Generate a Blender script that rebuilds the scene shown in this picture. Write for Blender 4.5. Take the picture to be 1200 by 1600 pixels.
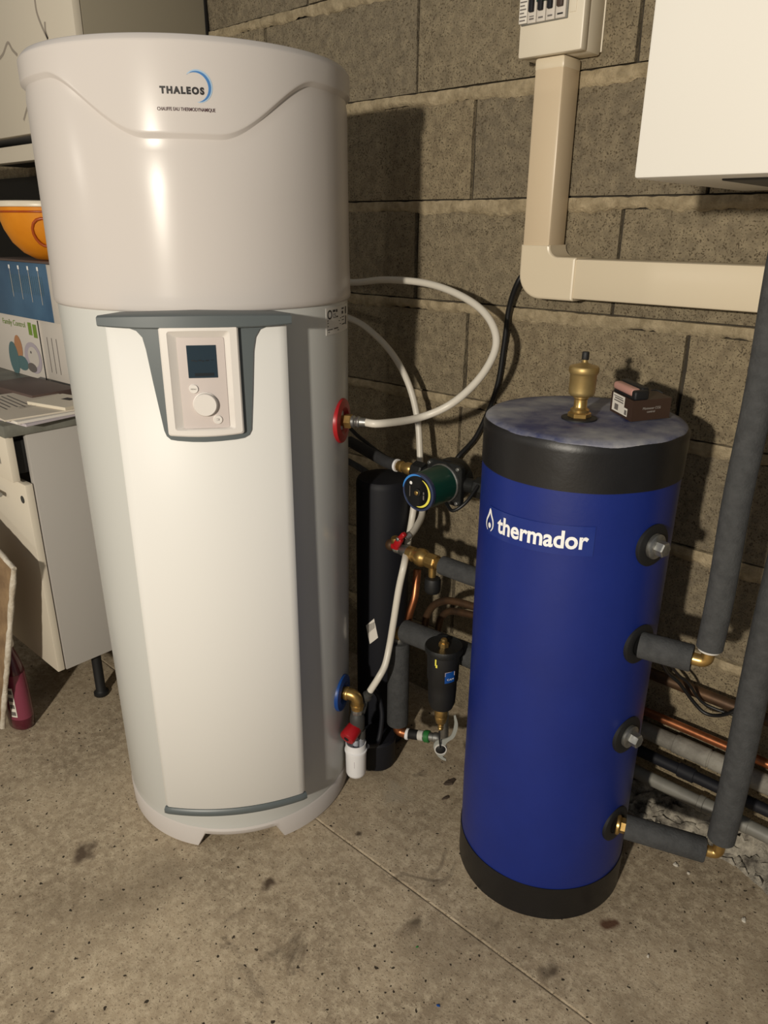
import bpy, bmesh, math, random
from mathutils import Vector, Matrix
random.seed(7)
PI = math.pi
S = bpy.context.scene
COL = S.collection
for o in list(bpy.data.objects):
    bpy.data.objects.remove(o)

# ---------------------------------------------------------------- camera, light, exposure
cam = bpy.data.cameras.new('camera')
cam.sensor_fit = 'VERTICAL'; cam.sensor_height = 36.0; cam.sensor_width = 27.0; cam.lens = 25.8206
cam.clip_start = 0.02
camo = bpy.data.objects.new('camera', cam); COL.objects.link(camo)
camo.matrix_world = Matrix.Translation([1.2431, -1.43126, 1.25876]) @ Matrix([[0.742548, -0.247444, 0.62241], [0.669757, 0.264659, -0.693817], [0.006954, 0.932055, 0.36225]]).to_4x4()
S.camera = camo
w = bpy.data.worlds.new('World'); S.world = w; w.use_nodes = True
w.node_tree.nodes['Background'].inputs[0].default_value = (0.93, 0.97, 1.0, 1)
w.node_tree.nodes['Background'].inputs[1].default_value = 0.15
def lamp(name, loc, power, radius, col):
    l = bpy.data.lights.new(name, 'POINT'); l.energy = power; l.shadow_soft_size = radius; l.color = col
    o = bpy.data.objects.new(name, l); COL.objects.link(o); o.location = loc
    return o
lamp('garage_lamp', (1.25, -2.93, 1.52), 245, 0.045, (1.0, 0.915, 0.775))
lamp('far_lamp', (-1.6, -3.4, 1.65), 24, 0.05, (1.0, 0.92, 0.80))
vs = S.view_settings
vs.view_transform = 'Standard'; vs.look = 'None'; vs.gamma = 1.0; vs.exposure = 0.0; vs.use_curve_mapping = False

# ---------------------------------------------------------------- materials
def lin(c):
    r = []
    for v in c[:3]:
        v = v / 255.0
        r.append(v / 12.92 if v <= 0.04045 else ((v + 0.055) / 1.055) ** 2.4)
    return (r[0], r[1], r[2], 1.0)
MATS = {}
def mat(name, col, rough=0.5, metal=0.0, col2=None, scale=20.0, detail=4.0, bump=0.0, bscale=None, lo=0.35, hi=0.65,
        coat=0.0, emit=None, estr=1.0, spec=0.5, trans=0.0, speck=None, speck_scale=120.0, speck_lo=0.66, rvar=0.0):
    m = bpy.data.materials.new(name); m.use_nodes = True
    nt = m.node_tree; N = nt.nodes; L = nt.links
    b = N['Principled BSDF']
    b.inputs['Base Color'].default_value = lin(col)
    b.inputs['Roughness'].default_value = rough
    b.inputs['Metallic'].default_value = metal
    b.inputs['Specular IOR Level'].default_value = spec
    b.inputs['Coat Weight'].default_value = coat
    b.inputs['Transmission Weight'].default_value = trans
    tc = N.new('ShaderNodeTexCoord')
    def noise(sc, det=4.0, rgh=0.6):
        n = N.new('ShaderNodeTexNoise'); n.inputs['Scale'].default_value = sc
        n.inputs['Detail'].default_value = det; n.inputs['Roughness'].default_value = rgh
        L.new(tc.outputs['Object'], n.inputs['Vector']); return n
    last = None
    if col2:
        n = noise(scale, detail)
        mr = N.new('ShaderNodeMapRange'); mr.inputs['From Min'].default_value = lo; mr.inputs['From Max'].default_value = hi
        L.new(n.outputs['Fac'], mr.inputs['Value'])
        mx = N.new('ShaderNodeMix'); mx.data_type = 'RGBA'
        mx.inputs['A'].default_value = lin(col); mx.inputs['B'].default_value = lin(col2)
        L.new(mr.outputs['Result'], mx.inputs['Factor']); last = mx.outputs['Result']
        if rvar:
            r2 = N.new('ShaderNodeMapRange'); r2.inputs['To Min'].default_value = rough; r2.inputs['To Max'].default_value = rough + rvar
            L.new(mr.outputs['Result'], r2.inputs['Value']); L.new(r2.outputs['Result'], b.inputs['Roughness'])
    if speck:
        n2 = noise(speck_scale, 2.0, 0.5)
        m2 = N.new('ShaderNodeMapRange'); m2.inputs['From Min'].default_value = speck_lo; m2.inputs['From Max'].default_value = speck_lo + 0.05
        L.new(n2.outputs['Fac'], m2.inputs['Value'])
        mx2 = N.new('ShaderNodeMix'); mx2.data_type = 'RGBA'
        mx2.inputs['A'].default_value = lin(col); mx2.inputs['B'].default_value = lin(speck)
        if last: L.new(last, mx2.inputs['A'])
        L.new(m2.outputs['Result'], mx2.inputs['Factor']); last = mx2.outputs['Result']
    if last: L.new(last, b.inputs['Base Color'])
    if bump:
        n3 = noise(bscale or scale, 6.0, 0.65)
        bp = N.new('ShaderNodeBump'); bp.inputs['Strength'].default_value = bump; bp.inputs['Distance'].default_value = 0.01
        L.new(n3.outputs['Fac'], bp.inputs['Height']); L.new(bp.outputs['Normal'], b.inputs['Normal'])
    if emit:
        b.inputs['Emission Color'].default_value = lin(emit); b.inputs['Emission Strength'].default_value = estr
    MATS[name] = m
    return m
# masonry
BLOCKS = [mat('block_grey_%s' % k, a, 0.95, 0, b, 42, 10, 1.0, 95, 0.36, 0.66, speck=(98, 86, 67), speck_scale=300, speck_lo=0.575) for k, a, b in
          (('one', (131, 119, 97), (162, 148, 121)), ('two', (124, 113, 94), (154, 141, 116)), ('three', (136, 122, 98), (166, 151, 122)))]
MORT = mat('mortar', (190, 173, 142), 0.95, 0, (148, 133, 105), 34, 9, 1.0, 75)
GAP = mat('dark_joint_backing', (70, 63, 52), 0.95, 0, (52, 46, 38), 20)  # dark backing seen through the open block and slab joints
FOOT = mat('rough_mortar', (186, 178, 162), 0.95, 0, (84, 78, 70), 34, 9, 1.0, 60)
# white goods
WHITE = mat('white_enamel', (196, 197, 194), 0.24, spec=0.20)
COVER = mat('white_cover_plastic', (197, 191, 187), 0.25, spec=0.18)
PANEL = mat('white_panel_plastic', (223, 222, 219), 0.45, spec=0.3)
BEZEL = mat('white_bezel', (218, 213, 208), 0.4)
PLATE = mat('pale_pinkish_plate', (196, 186, 182), 0.4)
GREY = mat('slate_grey_plastic', (88, 95, 97), 0.4)
SCREEN = mat('dark_display_glass', (38, 52, 62), 0.12, coat=0.5)
SCRI = mat('display_ink', (20, 28, 34), 0.3)
BLACK = mat('black_print', (24, 22, 24), 0.6)
CAPT = mat('maroon_print', (70, 40, 44), 0.6)
SWOOSH = mat('blue_print', (62, 116, 176), 0.5)
SWOOSH2 = mat('pale_blue_print', (158, 184, 208), 0.5)
LABEL = mat('silver_label', (206, 203, 198), 0.5)
RED = mat('red_plastic', (176, 28, 34), 0.35, col2=(150, 20, 28), scale=8)
BLUEP = mat('blue_plastic', (18, 74, 150), 0.4, col2=(14, 62, 132), scale=8)
# blue tank
TANK = mat('blue_vinyl_jacket', (17, 39, 120), 0.42, 0, (15, 36, 113), 6, 4, 0.06, 30)
TANKTOP = mat('dusty_blue_vinyl', (40, 50, 98), 0.5, 0, (156, 155, 156), 12, 10, 0.12, 14, 0.38, 0.70, rvar=0.35)
BAND = mat('black_vinyl_band', (25, 24, 25), 0.42, 0, (21, 20, 21), 6, 4, 0.12, 12)
STICK = mat('clear_blue_sticker', (20, 42, 122), 0.28, 0, (30, 51, 126), 18, 8)
WPRINT = mat('white_print', (244, 244, 244), 0.5)
RUBBER = mat('black_rubber', (22, 22, 23), 0.6)
STEEL = mat('galvanised_steel', (176, 176, 172), 0.42, 0.9, (140, 140, 138), 60)
BRASS = mat('brass', (196, 164, 104), 0.34, 0.85, (166, 134, 78), 40)
BRASSL = mat('satin_brass', (182, 158, 106), 0.48, 0.75, (164, 138, 88), 30)
COPPER = mat('copper', (190, 122, 82), 0.36, 0.85, (150, 92, 60), 25)
COPPERD = mat('tarnished_copper', (104, 78, 56), 0.5, 0.6, (74, 58, 46), 22)
FOAM = mat('grey_pipe_foam', (70, 71, 72), 0.85, 0, (58, 59, 60), 60, 4, 0.35, 260)
FOAMD = mat('dark_pipe_foam', (46, 46, 48), 0.85, 0, (38, 38, 40), 60, 4, 0.3, 260)
PVC = mat('grey_pvc', (128, 126, 118), 0.5, 0, (106, 104, 98), 12)
PVCW = mat('worn_pale_pipe', (150, 146, 136), 0.7, 0, (110, 106, 98), 14, 6, 0.4, 60)
HOSE = mat('white_hose', (218, 212, 200), 0.38)
CABLE = mat('black_cable', (20, 20, 21), 0.45)
CREAM = mat('cream_plastic', (221, 207, 181), 0.34)
CREAMD = mat('cream_plastic_tanned', (213, 194, 165), 0.34)
CREAMB = mat('cream_plastic_box', (224, 214, 194), 0.36)
BOILER = mat('white_boiler_steel', (223, 220, 213), 0.38)
DKGREY = mat('dark_grey_metal', (60, 60, 58), 0.6)
NAVY = mat('black_navy_plastic', (24, 25, 31), 0.6, spec=0.3)
PGREEN = mat('dark_green_paint', (20, 62, 52), 0.32, 0.1)
IRON = mat('black_cast_iron', (30, 31, 31), 0.5, 0.3, bump=0.2, bscale=120)
GLOSSB = mat('gloss_black', (10, 11, 13), 0.12, coat=0.5)
LEDB = mat('blue_light_ring', (60, 120, 180), 0.3, emit=(40, 120, 200), estr=0.3)
YEL = mat('yellow_print', (236, 226, 90), 0.5)
NAVYRING = mat('navy_ring', (52, 62, 92), 0.3)
GREENB = mat('green_plastic', (40, 110, 52), 0.45)
WPVC = mat('white_pvc', (236, 236, 238), 0.35)
CLEAR = mat('milky_funnel_plastic', (176, 180, 190), 0.15, coat=0.4)
GREYPL = mat('pale_grey_plastic', (150, 152, 146), 0.45)
# cabinet corner
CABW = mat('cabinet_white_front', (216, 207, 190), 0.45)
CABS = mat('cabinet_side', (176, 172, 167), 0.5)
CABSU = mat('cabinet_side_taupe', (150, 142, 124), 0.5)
WTOP = mat('grey_laminate', (120, 120, 112), 0.5, 0, (100, 100, 92), 20, 6)
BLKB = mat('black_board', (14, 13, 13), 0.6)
DRAW = mat('grey_line_print', (160, 150, 138), 0.6)
ORANGE = mat('orange_plastic', (232, 150, 34), 0.3, 0, (216, 132, 24), 6)
ORANGED = mat('dark_orange_plastic', (168, 74, 22), 0.35)
LID = mat('white_lid', (226, 216, 196), 0.35)
BOXB = mat('blue_card', (76, 110, 140), 0.4, 0, (58, 88, 118), 5)
BOXW = mat('white_card', (210, 202, 192), 0.6)
GREENP = mat('green_print', (120, 150, 60), 0.6)
SKIN = mat('tan_print', (186, 134, 96), 0.6)
TEAL = mat('teal_print', (90, 120, 124), 0.5)
LILAC = mat('lilac_grey_print', (186, 176, 184), 0.5)
PAPER = [mat('paper_%s' % k, c, 0.8) for k, c in (('warm', (214, 204, 188)), ('white', (226, 220, 210)), ('lilac', (190, 182, 188)), ('grey', (170, 164, 156)))]
PRINT = mat('grey_print', (110, 104, 100), 0.7)
BROWN = mat('brown_tray', (92, 76, 70), 0.5)
CARD = mat('dark_brown_card', (62, 44, 34), 0.5)
PINK = mat('dusty_pink_plastic', (196, 148, 136), 0.4)
WOOD = mat('worn_board', (150, 124, 92), 0.8, 0, (120, 96, 70), 18, 6, 0.3, 30)
TORN = mat('torn_white_edge', (214, 206, 192), 0.8, 0, (180, 168, 150), 40, 5, 0.5, 60)
PINKB = mat('pink_liquid_bottle', (128, 56, 76), 0.25, coat=0.4)
PINKD = mat('dark_pink_liquid', (84, 24, 40), 0.2, coat=0.4)
CHIP = mat('pale_stone', (190, 184, 172), 0.9)
LEAF = mat('dry_brown_leaf', (66, 54, 44), 0.8)

# ---------------------------------------------------------------- object helpers
def world_loc(o):
    v = Vector((0, 0, 0))
    while o:
        v += o.location; o = o.parent
    return v
def link(name, verts, faces, m, parent=None, smooth=False, sharp=35):
    me = bpy.data.meshes.new(name)
    off = world_loc(parent) if parent else Vector((0, 0, 0))
    me.from_pydata([tuple(Vector(v) - off) for v in verts], [], faces)
    return _fin(name, me, m, parent, smooth, sharp)
def _fin(name, me, m, parent, smooth, sharp=35):
    bm = bmesh.new(); bm.from_mesh(me)
    bmesh.ops.remove_doubles(bm, verts=bm.verts, dist=1e-6)
    bmesh.ops.recalc_face_normals(bm, faces=bm.faces)
    bm.to_mesh(me); bm.free()
    if smooth:
        for p in me.polygons: p.use_smooth = True
        me.set_sharp_from_angle(angle=math.radians(sharp))
    me.materials.append(m)
    o = bpy.data.objects.new(name, me); COL.objects.link(o)
    if parent: o.parent = parent
    return o
def thing(name, loc, label, cat, group=None):
    o = bpy.data.objects.new(name, None); COL.objects.link(o); o.location = loc
    o.empty_display_size = 0.05
    return tag(o, label, cat, group)
def tag(o, label, cat, group=None):
    o['label'] = label; o['category'] = cat
    if group: o['group'] = group
    return o
def part(o, label):
    o['label'] = label; return o
def geo_box(c, s, bev=0.0, seg=2, rot=None):
    bm = bmesh.new(); bmesh.ops.create_cube(bm, size=1.0)
    for v in bm.verts: v.co = Vector((v.co.x * s[0], v.co.y * s[1], v.co.z * s[2]))
    if bev: bmesh.ops.bevel(bm, geom=list(bm.edges), offset=bev, segments=seg, affect='EDGES', profile=0.5)
    R = rot or Matrix.Identity(3)
    vs_ = [R @ v.co + Vector(c) for v in bm.verts]
    bm.verts.index_update()
    fs = [[v.index for v in f.verts] for f in bm.faces]
    bm.free(); return vs_, fs
def box(name, c, s, m, parent=None, bev=0.002, rot=None, seg=2):
    v, f = geo_box(c, s, bev, seg, rot)
    return link(name, v, f, m, parent, smooth=bev > 0)
def box2(name, a, b, m, parent=None, bev=0.002):
    c = [(a[i] + b[i]) / 2 for i in range(3)]; s = [abs(b[i] - a[i]) for i in range(3)]
    return box(name, c, s, m, parent, bev)
def frame_of(d):
    d = Vector(d).normalized()
    a = Vector((0, 0, 1)) if abs(d.z) < 0.9 else Vector((1, 0, 0))
    x = a.cross(d).normalized(); y = d.cross(x)
    return Matrix((x, y, d)).transposed()
def geo_lathe(prof, o, d=(0, 0, 1), n=32, hexn=None):
    """prof: (radius, height along d) pairs"""
    R = frame_of(d); n = hexn or n
    vs_, fs = [], []
    for r, h in prof:
        for i in range(n):
            t = 2 * PI * i / n
            vs_.append(R @ Vector((r * math.cos(t), r * math.sin(t), h)) + Vector(o))
    for k in range(len(prof) - 1):
        for i in range(n):
            j = (i + 1) % n
            fs.append([k * n + i, k * n + j, (k + 1) * n + j, (k + 1) * n + i])
    if prof[0][0] > 1e-6: fs.append([i for i in range(n)][::-1])
    if prof[-1][0] > 1e-6: fs.append([(len(prof) - 1) * n + i for i in range(n)])
    return vs_, fs
def lathe(name, prof, o, m, parent=None, d=(0, 0, 1), n=32, hexn=None):
    v, f = geo_lathe(prof, o, d, n, hexn)
    return link(name, v, f, m, parent, smooth=not hexn, sharp=40)
def cat(*gs):
    V, F = [], []
    for v, f in gs:
        b = len(V); V += list(v); F += [[i + b for i in q] for q in f]
    return V, F
def spline(pts, k=8):
    P = [Vector(q) for q in pts]; out = []
    for i in range(len(P) - 1):
        p0 = P[i - 1] if i else P[0] * 2 - P[1]
        p1, p2 = P[i], P[i + 1]
        p3 = P[i + 2] if i + 2 < len(P) else P[-1] * 2 - P[-2]
        for j in range(k):
            t = j / k
            out.append(0.5 * ((2 * p1) + (p2 - p0) * t + (2 * p0 - 5 * p1 + 4 * p2 - p3) * t * t + (3 * p1 - p0 - 3 * p2 + p3) * t ** 3))
    out.append(P[-1]); return out
def geo_tube(pts, r, n=12):
    P = [Vector(q) for q in pts]; m = len(P)
    rr = r if isinstance(r, (list, tuple)) else [r] * m
    T = [(P[min(i + 1, m - 1)] - P[max(i - 1, 0)]).normalized() for i in range(m)]
    R = frame_of(T[0]); x = R.col[0].copy()
    vs_, fs = [], []
    for i in range(m):
        x = (x - T[i] * x.dot(T[i])).normalized(); y = T[i].cross(x)
        for k in range(n):
            a = 2 * PI * k / n
            vs_.append(P[i] + (x * math.cos(a) + y * math.sin(a)) * rr[i])
    for i in range(m - 1):
        for k in range(n):
            j = (k + 1) % n
            fs.append([i * n + k, i * n + j, (i + 1) * n + j, (i + 1) * n + k])
    fs.append(list(range(n))[::-1]); fs.append([(m - 1) * n + k for k in range(n)])
    return vs_, fs
def tube(name, pts, r, m, parent=None, n=12, k=0):
    if k: pts = spline(pts, k)
    v, f = geo_tube(pts, r, n)
    return link(name, v, f, m, parent, smooth=True, sharp=50)
def elbow(a, c, b, rad, k=6):
    """a -> c -> b polyline with a rounded corner of size rad at c"""
    a, b, c = Vector(a), Vector(b), Vector(c)
    u = (a - c).normalized() * rad; v = (b - c).normalized() * rad
    out = [a]
    for i in range(k + 1):
        t = i / k
        out.append((c + u) * (1 - t) ** 2 + c * 2 * t * (1 - t) + (c + v) * t * t)
    out.append(b); return out
def prism(name, poly, ext, m, parent=None, bev=0.0, to3=None):
    """poly: 2D points; ext: (n0, n1); to3(u, v, n) -> 3D"""
    bm = bmesh.new()
    vs_ = [bm.verts.new((u, v, ext[0])) for u, v in poly]
    f = bm.faces.new(vs_)
    r = bmesh.ops.extrude_face_region(bm, geom=[f])
    for e in r['geom']:
        if isinstance(e, bmesh.types.BMVert): e.co.z = ext[1]
    if bev:
        bmesh.ops.recalc_face_normals(bm, faces=bm.faces)
        bmesh.ops.bevel(bm, geom=list(bm.edges), offset=bev, segments=2, affect='EDGES')
    V = [to3(*v.co) for v in bm.verts]; bm.verts.index_update()
    F = [[v.index for v in f.verts] for f in bm.faces]; bm.free()
    return link(name, V, F, m, parent, smooth=True)
def geo_curved(poly, n0, n1, to3, du):
    """flat outline (u, v) cut into strips of du and wrapped by to3(u, v, n); rim goes down from n1 to n0"""
    bm = bmesh.new()
    bm.faces.new([bm.verts.new((u, v, 0)) for u, v in poly])
    u0 = min(q[0] for q in poly); u1 = max(q[0] for q in poly)
    x = math.floor(u0 / du) * du + du
    while x < u1 - 1e-6:
        if x > u0 + 1e-6:
            bmesh.ops.bisect_plane(bm, geom=list(bm.verts) + list(bm.edges) + list(bm.faces), dist=1e-7, plane_co=(x, 0, 0), plane_no=(1, 0, 0))
        x += du
    bm.verts.index_update(); bm.edges.index_update()
    V = [to3(v.co.x, v.co.y, n1) for v in bm.verts]; F = [[v.index for v in f.verts] for f in bm.faces]
    low = {}
    for e in bm.edges:
        if len(e.link_faces) == 1:
            for v in e.verts:
                if v.index not in low:
                    low[v.index] = len(V); V.append(to3(v.co.x, v.co.y, n0))
            a, b = e.verts[0].index, e.verts[1].index
            F.append([a, b, low[b], low[a]])
    bm.free(); return V, F
def curved(name, poly, n0, n1, to3, m, parent, du):
    v, f = geo_curved(poly, n0, n1, to3, du)
    return link(name, v, f, m, parent, smooth=True, sharp=40)
def geo_loft(loops, closed=True):
    n = len(loops[0]); V = [v for l in loops for v in l]; F = []
    for k in range(len(loops) - 1):
        for i in range(n if closed else n - 1):
            j = (i + 1) % n
            F.append([k * n + i, k * n + j, (k + 1) * n + j, (k + 1) * n + i])
    return V, F
def rrect(u0, u1, v0, v1, r, k=4, sub=6):
    """rounded rectangle outline with subdivided sides"""
    out = []
    cs = [((u0 + r, v0 + r), PI), ((u1 - r, v0 + r), 1.5 * PI), ((u1 - r, v1 - r), 0), ((u0 + r, v1 - r), 0.5 * PI)]
    for i, ((cx, cy), a0) in enumerate(cs):
        arc = [(cx + r * math.cos(a0 + j / k * PI / 2), cy + r * math.sin(a0 + j / k * PI / 2)) for j in range(k + 1)]
        out += arc
        (nx, ny), b0 = cs[(i + 1) % 4]
        nxt = (nx + r * math.cos(b0), ny + r * math.sin(b0))
        for j in range(1, sub):
            t = j / sub; out.append((arc[-1][0] * (1 - t) + nxt[0] * t, arc[-1][1] * (1 - t) + nxt[1] * t))
    return out
def text_geo(s, size, bold=0.0, space=1.0, shear=0.0):
    c = bpy.data.curves.new('t', 'FONT'); c.body = s; c.size = size; c.offset = bold; c.space_character = space; c.shear = shear
    c.resolution_u = 4
    o = bpy.data.objects.new('t', c); COL.objects.link(o)
    bpy.context.view_layer.update()
    me = o.evaluated_get(bpy.context.evaluated_depsgraph_get()).to_mesh()
    V = [(v.co.x, v.co.y) for v in me.vertices]; F = [list(p.vertices) for p in me.polygons]
    bpy.data.objects.remove(o); bpy.data.curves.remove(c)
    return V, F
def text(name, s, width, to3, m, parent, height=None, bold=0.0, space=1.0, shear=0.0, n=0.0008):
    """writing fitted to width (and height), wrapped by to3(u, v, n) with u from 0 to width"""
    V, F = text_geo(s, 1.0, bold, space, shear)
    x0 = min(v[0] for v in V); x1 = max(v[0] for v in V); y1 = max(v[1] for v in V)
    k = width / (x1 - x0); ky = (height / y1) if height else k
    return link(name, [to3((u - x0) * k, v * ky, n) for u, v in V], F, m, parent)
def bars(name, rects, to3, m, parent, n=0.0006):
    V, F = [], []
    for u0, v0, u1, v1 in rects:
        b = len(V); V += [to3(u0, v0, n), to3(u1, v0, n), to3(u1, v1, n), to3(u0, v1, n)]; F.append([b, b + 1, b + 2, b + 3])
    return link(name, V, F, m, parent)
def structure(o):
    o['kind'] = 'structure'; return o

# ---------------------------------------------------------------- setting: back wall of concrete blocks
WX0, WX1 = -2.6, 2.25
wall = structure(box2('wall_back', (WX0, 0.012, -0.02), (WX1, 0.14, 2.42), GAP, None, 0))
BED = [-0.004, 0.216, 0.436, 0.656, 0.876, 1.096, 1.316, 1.536, 1.756, 1.976, 2.196, 2.416]
JOINT = [0.06, 0.21, 0.05, 0.205, 0.215, 0.055, 0.2086, 0.047, 0.21, 0.05, 0.21]
PITCH = 0.512
def block(x0, x1, z0, z1, k):
    g = random.uniform(-0.0022, 0.0022)
    V, F = [], []
    nx, nz = 6, 3
    def jit(a): return random.uniform(-a, a)
    for j in range(nz + 1):
        for i in range(nx + 1):
            x = x0 + (x1 - x0) * i / nx; z = z0 + (z1 - z0) * j / nz; y = -0.002 + g + jit(0.0007)
            if i in (0, nx) or j in (0, nz):
                if i == 0: x += 0.001 + abs(jit(0.0022))
                if i == nx: x -= 0.001 + abs(jit(0.0022))
                if j == 0: z += 0.0008 + abs(jit(0.002))
                if j == nz: z -= 0.001 + abs(jit(0.002))
                y += 0.003
            V.append((x, y, z))
    for j in range(nz):
        for i in range(nx):
            a = j * (nx + 1) + i; F.append([a, a + 1, a + nx + 2, a + nx + 1])
    rim = [i for i in range(nx + 1)] + [j * (nx + 1) + nx for j in range(1, nz + 1)] + [nz * (nx + 1) + i for i in range(nx - 1, -1, -1)] + [j * (nx + 1) for j in range(nz - 1, 0, -1)]
    b = len(V)
    for i in rim: V.append((V[i][0], 0.02, V[i][2]))
    for t in range(len(rim)):
        u = (t + 1) % len(rim); F.append([rim[t], rim[u], b + u, b + t])
    link('concrete_block', V, F, BLOCKS[k % 3], wall, smooth=True, sharp=50)
for c in range(len(BED) - 1):
    x = JOINT[c] - PITCH * 6
    while x < WX1:
        a, b_ = max(x + 0.0025, WX0), min(x + PITCH - 0.0025, WX1)
        if b_ - a > 0.04: block(a, b_, BED[c], BED[c + 1] - 0.022, random.randrange(3))
        x += PITCH
for c in range(1, len(BED) - 1):                        # pale squeezed-out bed joints
    V, F = [], []; n = 420
    th = random.uniform(0.024, 0.031)
    ph = random.uniform(0, 9)
    for i in range(n + 1):
        x = WX0 + (WX1 - WX0) * i / n
        wob = 0.003 * math.sin(x * 9 + ph) + 0.0025 * math.sin(x * 31 + ph) + random.uniform(-0.003, 0.003)
        top = BED[c] - 0.0015 - max(0, random.uniform(-0.003, 0.0016)); bot = BED[c] - th + wob
        pr = 0.0030 + 0.0022 * math.sin(x * 5 + ph * 2) + 0.0015 * math.sin(x * 23 + ph) + random.uniform(-0.002, 0.002)
        V += [(x, 0.014, top + 0.0005), (x, -pr * 0.7, top), (x, -pr - 0.001, (top + bot) / 2 + random.uniform(-0.002, 0.002)), (x, -pr * 0.6, bot + 0.002), (x, 0.002, bot - 0.001)]
    for i in range(n):
        for k in range(4):
            a = i * 5 + k; F.append([a, a + 5, a + 6, a + 1])
    link('mortar_joint', V, F, MORT, wall, smooth=True, sharp=60)

WLEFT = mat('grey_plaster', (150, 142, 126), 0.9, 0, (136, 128, 112), 12, 6, 0.4, 60)
structure(box2('wall_left', (-2.72, -3.6, -0.012), (-2.6, 0.14, 2.42), WLEFT, None, 0))

# floor: two concrete slabs with the straight joint between them
def floor_mat():
    m = bpy.data.materials.new('stained_concrete'); m.use_nodes = True
    nt = m.node_tree; N = nt.nodes; L = nt.links; b = N['Principled BSDF']
    tc = N.new('ShaderNodeTexCoord')
    def noise(sc, det=8.0, rgh=0.6, dist=0.0):
        n = N.new('ShaderNodeTexNoise'); n.inputs['Scale'].default_value = sc; n.inputs['Detail'].default_value = det
        n.inputs['Roughness'].default_value = rgh; n.inputs['Distortion'].default_value = dist
        L.new(tc.outputs['Object'], n.inputs['Vector']); return n.outputs['Fac']
    def ramp(s, lo, hi):
        r = N.new('ShaderNodeMapRange'); r.inputs['From Min'].default_value = lo; r.inputs['From Max'].default_value = hi
        L.new(s, r.inputs['Value']); return r.outputs['Result']
    def mix(f, a, bcol):
        x = N.new('ShaderNodeMix'); x.data_type = 'RGBA'
        if isinstance(a, tuple): x.inputs['A'].default_value = lin(a)
        else: L.new(a, x.inputs['A'])
        x.inputs['B'].default_value = lin(bcol); L.new(f, x.inputs['Factor']); return x.outputs['Result']
    c = mix(ramp(noise(3.2, 10, 0.65, 0.4), 0.36, 0.66), (180, 163, 138), (142, 127, 106))
    c = mix(ramp(noise(46, 9, 0.78), 0.44, 0.70), c, (206, 191, 165))
    c = mix(ramp(noise(7.5, 6, 0.6, 1.0), 0.63, 0.74), c, (92, 80, 66))
    c = mix(ramp(noise(110, 6, 0.75), 0.56, 0.70), c, (108, 94, 76))
    c = mix(ramp(noise(2.1, 4, 0.5, 0.6), 0.52, 0.68), c, (126, 112, 92))
    c = mix(ramp(noise(240, 3, 0.6), 0.60, 0.68), c, (92, 80, 64))
    c = mix(ramp(noise(95, 1, 0.4), 0.71, 0.74), c, (58, 50, 40))
    def spot(x, y, r, sh, col):
        nonlocal c
        mp = N.new('ShaderNodeVectorMath'); mp.operation = 'DISTANCE'; mp.inputs[1].default_value = (x, y, 0)
        nz = N.new('ShaderNodeTexNoise'); nz.inputs['Scale'].default_value = 30; L.new(tc.outputs['Object'], nz.inputs['Vector'])
        ad = N.new('ShaderNodeVectorMath'); ad.operation = 'MULTIPLY_ADD'
        ad.inputs[1].default_value = (r * 2.2, r * 2.2, 0); L.new(nz.outputs['Color'], ad.inputs[0]); L.new(tc.outputs['Object'], ad.inputs[2])
        sb = N.new('ShaderNodeVectorMath'); sb.operation = 'SUBTRACT'; sb.inputs[1].default_value = (r * 1.1, r * 1.1, 0); L.new(ad.outputs[0], sb.inputs[0])
        L.new(sb.outputs[0], mp.inputs[0])
        c = mix(ramp(mp.outputs['Value'], r, r * sh), c, col)
    spot(0.877, -0.364, 0.022, 0.4, (92, 66, 50))          # rusty spill beside the blue tank
    spot(0.735, -0.39, 0.05, 0.2, (168, 160, 146))
    spot(*(-0.037, -0.956), 0.03, 0.3, (92, 78, 64))
    spot(*(0.317, -0.745), 0.016, 0.3, (86, 72, 58))
    spot(*(0.598, -0.61), 0.02, 0.3, (104, 92, 76))
    spot(*(0.362, -0.526), 0.008, 0.4, (88, 76, 62))
    spot(*(0.842, -0.521), 0.022, 0.3, (96, 84, 70))
    spot(*(0.343, -0.375), 0.04, 0.2, (168, 156, 136))
    L.new(c, b.inputs['Base Color']); b.inputs['Roughness'].default_value = 0.86; b.inputs['Specular IOR Level'].default_value = 0.3
    bp = N.new('ShaderNodeBump'); bp.inputs['Strength'].default_value = 0.3; bp.inputs['Distance'].default_value = 0.01
    ad = N.new('ShaderNodeMath'); ad.operation = 'ADD'
    L.new(noise(60, 8, 0.8), ad.inputs[0]); L.new(noise(220, 4, 0.8), ad.inputs[1]); L.new(ad.outputs[0], bp.inputs['Height']); L.new(bp.outputs['Normal'], b.inputs['Normal'])
    return m
FLOOR = floor_mat()
floor = structure(box2('floor', (WX0, -3.6, -0.10), (WX1, 0.14, -0.012), GAP, None, 0))
def slab(y0, y1, e0, e1):
    V = [(WX0, e, -0.012) for e in ()]; n = 120; F = []
    V = []
    for i in range(n + 1):
        x = WX0 + (WX1 - WX0) * i / n
        a = y0 + (random.uniform(-0.0009, 0.0009) if e0 else 0); b = y1 + (random.uniform(-0.0009, 0.0009) if e1 else 0)
        V += [(x, a, -0.012), (x, a, -0.0012 if e0 else 0), (x, a + 0.003, 0), (x, b - 0.003, 0), (x, b, -0.0012 if e1 else 0), (x, b, -0.012)]
    for i in range(n):
        for k in range(5):
            q = i * 6 + k; F.append([q, q + 6, q + 7, q + 1])
    link('concrete_slab', V, F, FLOOR, floor)
slab(-3.6, -0.5595, False, True)
slab(-0.5577, 0.014, True, False)
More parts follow.
